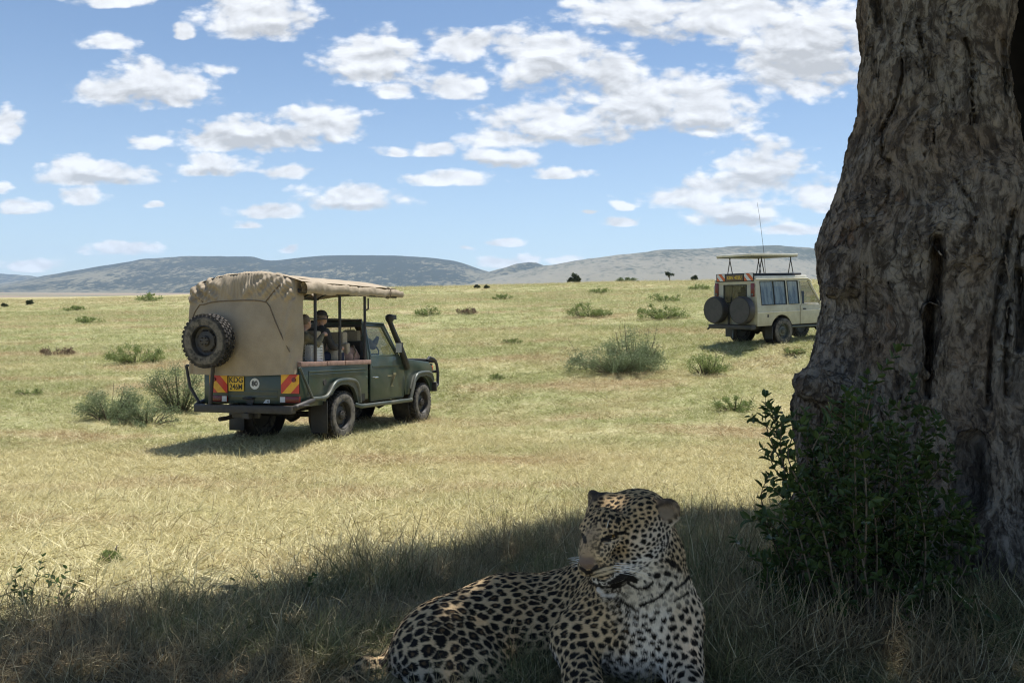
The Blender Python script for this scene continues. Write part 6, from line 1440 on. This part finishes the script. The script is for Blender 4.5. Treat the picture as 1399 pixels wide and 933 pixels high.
for (px, row, w_, h_, kd_, lab) in [
    (182, 497, 72, 30, 'green', 'bright green weed patch behind the shrubs at the left'), (78, 486, 44, 15, 'brown', 'dead purplish brown weed tuft at the far left'),
    (803, 433, 62, 22, 'green', 'spreading weed in the grass above the middle shrub'), (905, 437, 66, 26, 'green', 'larger weed left of the beige wagon spare wheels'),
    (686, 410, 26, 9, 'green', 'small weed near the horizon left of the lone round tree'), (820, 402, 30, 9, 'green', 'small green weed tuft below the low horizon bush'),
    (908, 412, 46, 13, 'green', 'long low weed patch left of the beige wagon'), (638, 430, 28, 14, 'brown', 'greyish dry weed in the middle distance'),
    (955, 397, 28, 10, 'green', 'weed on the rise just left of the beige wagon'), (1003, 562, 62, 26, 'green', 'pale green weeds left of the shrub leaves by the trunk'),
    (678, 519, 18, 8, 'green', 'tiny isolated green tuft in dry grass left of middle shrub'), (585, 432, 34, 16, 'green', 'weed to the right of the pickup snorkel'),
    (205, 412, 32, 14, 'green', 'green weed on the left horizon grass'), (120, 442, 34, 12, 'green', 'flat weed patch on the left slope'), (150, 771, 28, 22, 'green', 'small dark tuft in the near sunlit straw grass'),
    (100, 425, 30, 9, 'green', 'thin weed line on the left skyline'), (700, 470, 24, 8, 'green', 'faint weed tuft left above the middle shrub'), 
    (330, 600, 16, 16, 'brown', 'reddish dry weed in the shadow behind the pickup'), (1085, 486, 30, 10, 'green', 'weed tuft between the beige wagon and the trunk'), (40, 540, 34, 12, 'green', 'low weed at the left edge of the view')]:
    bush('weed', lab, 'weed', px, row, w_ * 1.15, h_ * .8, kd_, max(700, int(w_ * h_ * 1.8)), 22, group=W_G, spiky=.5)
TG = 'lone trees on the plain'
bush('round_tree', 'dark round crowned tree alone on the horizon', 'tree', 785, 386.6, 15, 13, 'dark', 1600, 14, TG, 0, 1.2, trunk=True)
bush('acacia_tree', 'flat topped acacia silhouetted against the pale hill', 'tree', 914.5, 384, 11, 12, 'dark', 900, 10, TG, 0, 1.0, umbrella=True)
bush('round_tree', 'small dark tree close left of the beige wagon', 'tree', 949, 382.6, 8, 8, 'dark', 700, 10, TG, 0, 1.0, trunk=True)
bush('horizon_bush', 'wide low dark bush on the horizon right of the round tree', 'shrub', 856, 384.5, 32, 6, 'grey', 1200, 18, None, 0, 1.0)
for px, row, w_, h_, lab in [(41, 414, 10, 9, 'small dark tree on the brown plain at the far left'), (6, 417, 9, 6, 'tiny bush tree at the left picture edge on the plain'), (652, 391, 8, 5, 'tiny horizon bush under the gap between the hills'), (665, 391.5, 7, 5, 'tiny horizon bush right of its twin between the hills')]:
    B = W(px, row, 170.0)
    g_ = bush('round_tree', lab, 'tree', px, row + 3, w_ * .8, h_ * .8, 'dark', 500, 8, TG, 0, 1.0, trunk=True)

# ------------------------------------------------------------------ grass
def grass_material(name, kind):
    m, t, b = mat(name); P = t.n.new('ShaderNodeNewGeometry').outputs['Position']
    at = t.n.new('ShaderNodeAttribute'); at.attribute_name = 'tint'; rn = at.outputs['Fac']
    if kind == 'field':
        c, pale = field_colour(t, P, True); c = t.mix(t.smooth(rn, .45, 1.0, 0, .9), c, pale); c = t.mix(t.smooth(rn, .30, .0, 0, .75), c, (.17, .13, .07))
        c = t.mix(1.0, c, (1.25, 1.25, 1.25), 'MULTIPLY')
    else:
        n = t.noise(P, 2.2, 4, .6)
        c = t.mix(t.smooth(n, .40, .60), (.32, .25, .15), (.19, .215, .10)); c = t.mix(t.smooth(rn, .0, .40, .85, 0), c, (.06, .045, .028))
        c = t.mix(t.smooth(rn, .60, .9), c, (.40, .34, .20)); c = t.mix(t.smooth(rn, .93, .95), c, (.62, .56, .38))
    t.put(b.inputs['Base Color'], c); b.inputs['Roughness'].default_value = .6; b.inputs['Specular IOR Level'].default_value = .25
    tr = t.n.new('ShaderNodeBsdfTranslucent'); t.put(tr.inputs['Color'], c)
    mx = t.n.new('ShaderNodeMixShader'); mx.inputs[0].default_value = .35; t.l.new(b.outputs[0], mx.inputs[1]); t.l.new(tr.outputs[0], mx.inputs[2]); t.l.new(mx.outputs[0], t.n['Material Output'].inputs['Surface'])
    return m
def tuft(n, rad, lmin, lmax, wmin, wmax, lean, curl, k=5, branch=0):
    B = np.zeros((n, 3)); a = rng.uniform(0, 2 * np.pi, n); r = rad * np.sqrt(rng.random(n)); B[:, 0] = r * np.cos(a); B[:, 1] = r * np.sin(a); B[:, 2] = -.01
    az = a + rng.normal(0, 1.6, n); Ln = rng.uniform(lmin, lmax, n); el = np.pi / 2 - np.abs(rng.normal(lean, .35, n)); bend = rng.normal(curl, curl * .8 + .1, n); tw = rng.normal(0, curl * 1.2, n)
    P = np.zeros((n, k, 3)); P[:, 0] = B; cur = B.copy()
    for i in range(1, k):
        e = el - bend * (i - .5) / k; z_ = az + tw * i / k
        cur = cur + (Ln / (k - 1))[:, None] * np.stack([np.cos(e) * np.cos(z_), np.cos(e) * np.sin(z_), np.sin(e)], 1); cur[:, 2] = np.maximum(cur[:, 2], .003 + .01 * rng.random(n)); P[:, i] = cur
    V, Q, ix = ribbons(P, rng.uniform(wmin, wmax, n)); tint = rng.random(n)[ix]
    if branch:                                     # side shoots of wiry stems
        nb = n * branch; pi = rng.integers(0, n, nb); ki = rng.integers(1, k - 1, nb); b0 = P[pi, ki]; d0 = unit(P[pi, ki + 1] - P[pi, ki] + rng.normal(0, .02, (nb, 3)))
        Pb = np.zeros((nb, 3, 3)); Pb[:, 0] = b0; dd = unit(d0 + rng.normal(0, .7, (nb, 3)) + [0, 0, .25]); L = rng.uniform(.03, .09, nb)[:, None]; Pb[:, 1] = b0 + dd * L * .5; Pb[:, 2] = b0 + unit(dd + [0, 0, .2]) * L
        V2, Q2, ix2 = ribbons(Pb, np.full(nb, wmin)); Q = np.concatenate([Q, Q2 + len(V)]); tint = np.concatenate([tint, rng.random(nb)[ix2]]); V = np.concatenate([V, V2])
    return V, Q, tint
def scatter(name, label, tufts, m, X, Y, scale, z=None):
    """one object: tufts of blades set on the ground with geometry nodes"""
    col = bpy.data.collections.new(name + ' tufts')
    for i, (V, Q, tint) in enumerate(tufts):
        me = with_tint(mesh(name + '_tuft', V, Q, [m], smooth=False), tint); o = bpy.data.objects.new('%s_tuft_%02d' % (name, i), me); col.objects.link(o)
    n = len(X); Z = ground_z(X, Y) if z is None else z; me = bpy.data.meshes.new(name); me.vertices.add(n); me.vertices.foreach_set('co', np.stack([X, Y, Z], 1).astype(np.float32).ravel())
    e = .15; nx = -(ground_z(X + e, Y) - ground_z(X - e, Y)) / (2 * e); ny = -(ground_z(X, Y + e) - ground_z(X, Y - e)) / (2 * e)
    a = me.attributes.new('turn', 'FLOAT_VECTOR', 'POINT'); a.data.foreach_set('vector', np.stack([-ny * .8 + rng.normal(0, .08, n), nx * .8 + rng.normal(0, .08, n), rng.uniform(0, 6.283, n)], 1).astype(np.float32).ravel())
    a = me.attributes.new('size', 'FLOAT', 'POINT'); a.data.foreach_set('value', scale.astype(np.float32))
    a = me.attributes.new('pick', 'INT', 'POINT'); a.data.foreach_set('value', rng.integers(0, len(tufts), n).astype(np.int32))
    o = link(name, me); tag(o, label, kind='stuff')
    ng = bpy.data.node_groups.new(name, 'GeometryNodeTree'); ng.interface.new_socket('Geometry', in_out='INPUT', socket_type='NodeSocketGeometry'); ng.interface.new_socket('Geometry', in_out='OUTPUT', socket_type='NodeSocketGeometry')
    N = ng.nodes; L = ng.links; gi = N.new('NodeGroupInput'); go = N.new('NodeGroupOutput'); ci = N.new('GeometryNodeCollectionInfo'); ci.inputs['Collection'].default_value = col; ci.inputs['Separate Children'].default_value = True; ci.inputs['Reset Children'].default_value = True
    ip = N.new('GeometryNodeInstanceOnPoints'); ip.inputs['Pick Instance'].default_value = True
    def attr(nm, ty):
        q = N.new('GeometryNodeInputNamedAttribute'); q.data_type = ty; q.inputs['Name'].default_value = nm; return [s for s in q.outputs if s.enabled and s.name == 'Attribute'][0]
    L.new(gi.outputs[0], ip.inputs['Points']); L.new(ci.outputs[0], ip.inputs['Instance']); L.new(attr('pick', 'INT'), ip.inputs['Instance Index'])
    er = N.new('FunctionNodeEulerToRotation'); L.new(attr('turn', 'FLOAT_VECTOR'), er.inputs[0]); L.new(er.outputs[0], ip.inputs['Rotation']); L.new(attr('size', 'FLOAT'), ip.inputs['Scale']); L.new(ip.outputs[0], go.inputs[0])
    md = o.modifiers.new('scatter', 'NODES'); md.node_group = ng; return o
def cone_points(n, d0, d1, half=.72, power=1.0):
    d = d0 + (d1 - d0) * rng.random(n) ** power if power != 1.0 else np.sqrt(d0 ** 2 + (d1 ** 2 - d0 ** 2) * rng.random(n)); a = rng.uniform(-half, half, n); return a * d, d
# where the leopard, wheels and trunk stand, so that no blade grows through them
_lv = np.array([v.co[:] for v in bpy.data.meshes['leopard_body'].vertices]) if 'leopard_body' in bpy.data.meshes else np.zeros((1, 3))
_cells = set()
if len(_lv) > 1:
    lowv = _lv[_lv[:, 2] < ground_z(_lv[:, 0], _lv[:, 1]) + .30]
    for dx in (-.03, 0, .03):
        for dy in (-.03, 0, .03): _cells.update(map(tuple, np.floor((lowv[:, :2] + [dx, dy]) / .03).astype(int).tolist()))
def free(X, Y):
    ok = np.array([(int(math.floor(x / .03)), int(math.floor(y / .03))) not in _cells for x, y in zip(X, Y)])
    for v, ln in ((V1, 3.18), (V2, 2.75)):
        c, s = math.cos(v[3]), math.sin(v[3]); lx = (X - v[0]) * c + (Y - v[1]) * s; ly = -(X - v[0]) * s + (Y - v[1]) * c
        for wx in (0, ln): ok &= ~((np.abs(lx - wx) < .34) & (np.abs(np.abs(ly) - .8) < .17))
    ok &= np.hypot(X - 1.95, Y - 3.5) > .45
    return ok
def shade_edge(X, Y):
    """>0 inside the tree's shade: distance inwards from the measured edge"""
    th = np.array([-180, -90, 0, 60, 88, 112, 127, 145, 160, 180]); rd = np.array([4.9, 5.0, 6.2, 6.4, 5.9, 5.05, 4.2, 3.85, 4.1, 4.9])
    dx, dy = X - 2.2, Y - 1.4; return np.interp(np.degrees(np.arctan2(dy, dx)), th, rd) - np.hypot(dx, dy)
def build_field():
    m = grass_material('straw grass blades', 'field')
    T = [tuft(40, .17, .05, .15, .0036, .0085, 1.05, .7, 4) for _ in range(8)]
    X, Y = cone_points(12500, 2.0, 13, 1.0); X2, Y2 = cone_points(16500, 13, 30, .80); X3, Y3 = cone_points(13000, 30, 62, .70); X4, Y4 = cone_points(9000, 62, 118, .70)
    X = np.concatenate([X, X2, X3, X4]); Y = np.concatenate([Y, Y2, Y3, Y4])
    s = np.interp(Y, [3, 13, 30, 62, 118], [1.0, 1.15, 1.6, 2.2, 3.0]) * rng.uniform(.7, 1.3, len(Y))
    ok = free(X, Y) & (shade_edge(X, Y) < .35); X, Y, s = X[ok], Y[ok], s[ok]
    scatter('field_grass', 'short matted straw and green grass over the open plain', T, m, X, Y, s)
    # longer stems and seed stalks standing in loose drifts
    T = [tuft(16, .12, .16, .34, .0025, .0045, .35, .5, 5) for _ in range(5)]
    X, Y = cone_points(3400, 7, 20, .72); X2, Y2 = cone_points(9500, 18, 60, .70); X3, Y3 = cone_points(4500, 60, 115, .70); X = np.concatenate([X, X2, X3]); Y = np.concatenate([Y, Y2, Y3])
    dn = fbm(np.stack([X * .22, Y * .16, 0 * X + 4], 1), 3); ok = free(X, Y) & (dn > np.interp(Y, [7, 18, 30, 115], [.08, .0, -.06, -.08])) & (shade_edge(X, Y) < -.3); X, Y = X[ok], Y[ok]
    scatter('tall_field_grass', 'longer grass stems standing in drifts on the plain', T, m, X, Y, np.interp(Y, [7, 30, 60, 115], [.45, .9, 1.2, 1.6]) * rng.uniform(.6, 1.2, len(Y)))
def build_shade_grass():
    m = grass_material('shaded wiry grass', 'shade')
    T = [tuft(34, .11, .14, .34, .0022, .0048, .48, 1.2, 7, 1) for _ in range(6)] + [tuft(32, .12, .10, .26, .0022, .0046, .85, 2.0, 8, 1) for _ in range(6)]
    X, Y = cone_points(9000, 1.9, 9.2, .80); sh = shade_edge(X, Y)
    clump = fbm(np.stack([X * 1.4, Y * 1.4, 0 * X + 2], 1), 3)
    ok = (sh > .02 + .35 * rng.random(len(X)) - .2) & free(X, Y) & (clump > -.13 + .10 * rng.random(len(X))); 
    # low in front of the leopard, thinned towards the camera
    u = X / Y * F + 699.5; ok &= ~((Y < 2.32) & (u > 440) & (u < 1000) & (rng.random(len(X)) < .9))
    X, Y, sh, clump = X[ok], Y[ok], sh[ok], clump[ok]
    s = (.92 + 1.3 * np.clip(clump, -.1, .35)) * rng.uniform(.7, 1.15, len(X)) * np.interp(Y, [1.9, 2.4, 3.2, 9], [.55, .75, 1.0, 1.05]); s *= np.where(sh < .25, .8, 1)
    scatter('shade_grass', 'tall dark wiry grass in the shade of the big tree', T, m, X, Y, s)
    # the wiry fringe along the edge of the shade stands tallest
    X, Y = cone_points(26000, 2.4, 9.2, .80); sh = shade_edge(X, Y); cl2 = fbm(np.stack([X * 2.3, Y * 2.3, 0 * X + 8], 1), 3); ok = (sh > .04) & (sh < .75) & free(X, Y) & (cl2 > -.03 + .08 * rng.random(len(X)) + .1 * (sh - .3)) & (rng.random(len(X)) < .42); X, Y = X[ok], Y[ok]
    T1 = [tuft(11, .10, .20, .50, .0022, .0040, .35, .5, 8, 3) for _ in range(7)]
    scatter('fringe_grass', 'tall branching wiry grass along the edge of the tree shade', T1, m, X, Y, rng.uniform(.4, 1.1, len(X)) ** 1.2 * np.interp(X / Y, [-.7, -.35, 0, .5], [.6, .8, .95, .9]))
    # short blades and litter right round the leopard
    T2 = [tuft(34, .10, .04, .11, .0020, .0042, .9, 1.5, 6, 0) for _ in range(5)]
    X, Y = cone_points(5200, 1.75, 4.2, .85); ok = free(X, Y) & (shade_edge(X, Y) > 0); X, Y = X[ok], Y[ok]
    scatter('ground_litter', 'short dry grass and litter on the shaded ground', T2, m, X, Y, rng.uniform(.7, 1.25, len(X)))
    # tufts in the hollow of the leopard's belly, before its forelegs and round the bush
    T3 = [tuft(40, .07, .07, .17, .0020, .0038, .55, 1.2, 7, 1) for _ in range(5)]
    xs, ys, ss = [], [], []
    for (px, row, d, n, sp_, k) in [(715, 890, 2.13, 12, .05, .9), (690, 925, 2.02, 10, .05, .75), (735, 905, 2.05, 8, .04, .8), (860, 930, 1.99, 12, .05, .6), (885, 915, 2.05, 8, .04, .7), (985, 900, 2.1, 14, .06, 1.1), (640, 930, 1.88, 8, .07, .7), (500, 925, 2.0, 8, .06, .5), (440, 915, 2.2, 14, .07, .9), (1000, 850, 2.35, 16, .09, 1.4),
                                 (1010, 800, 2.7, 16, .10, 1.6), (985, 780, 3.0, 14, .16, 1.8), (1020, 760, 3.4, 18, .20, 1.9), (990, 740, 3.9, 18, .25, 2.0), (780, 935, 1.84, 8, .06, .6), (1290, 900, 2.5, 16, .10, 1.6), (1350, 880, 2.6, 18, .12, 1.8), (1230, 920, 2.3, 16, .12, 1.5), (1120, 900, 2.35, 16, .12, 1.6), (1060, 900, 2.3, 14, .10, 1.5), (1370, 930, 2.4, 14, .1, 1.5)]:
        p = W(px, row, d); xs += list(p.x + rng.normal(0, sp_, n)); ys += list(p.y + rng.normal(0, sp_ * .7, n)); ss += list(k * rng.uniform(.75, 1.2, n))
    scatter('belly_grass', 'curled grass tufts around the leopard and the foot of the leafy shrub', T3, m, np.array(xs), np.array(ys), np.array(ss))
build_field(); build_shade_grass()
build_haze()
print('script', time.time() - T0)
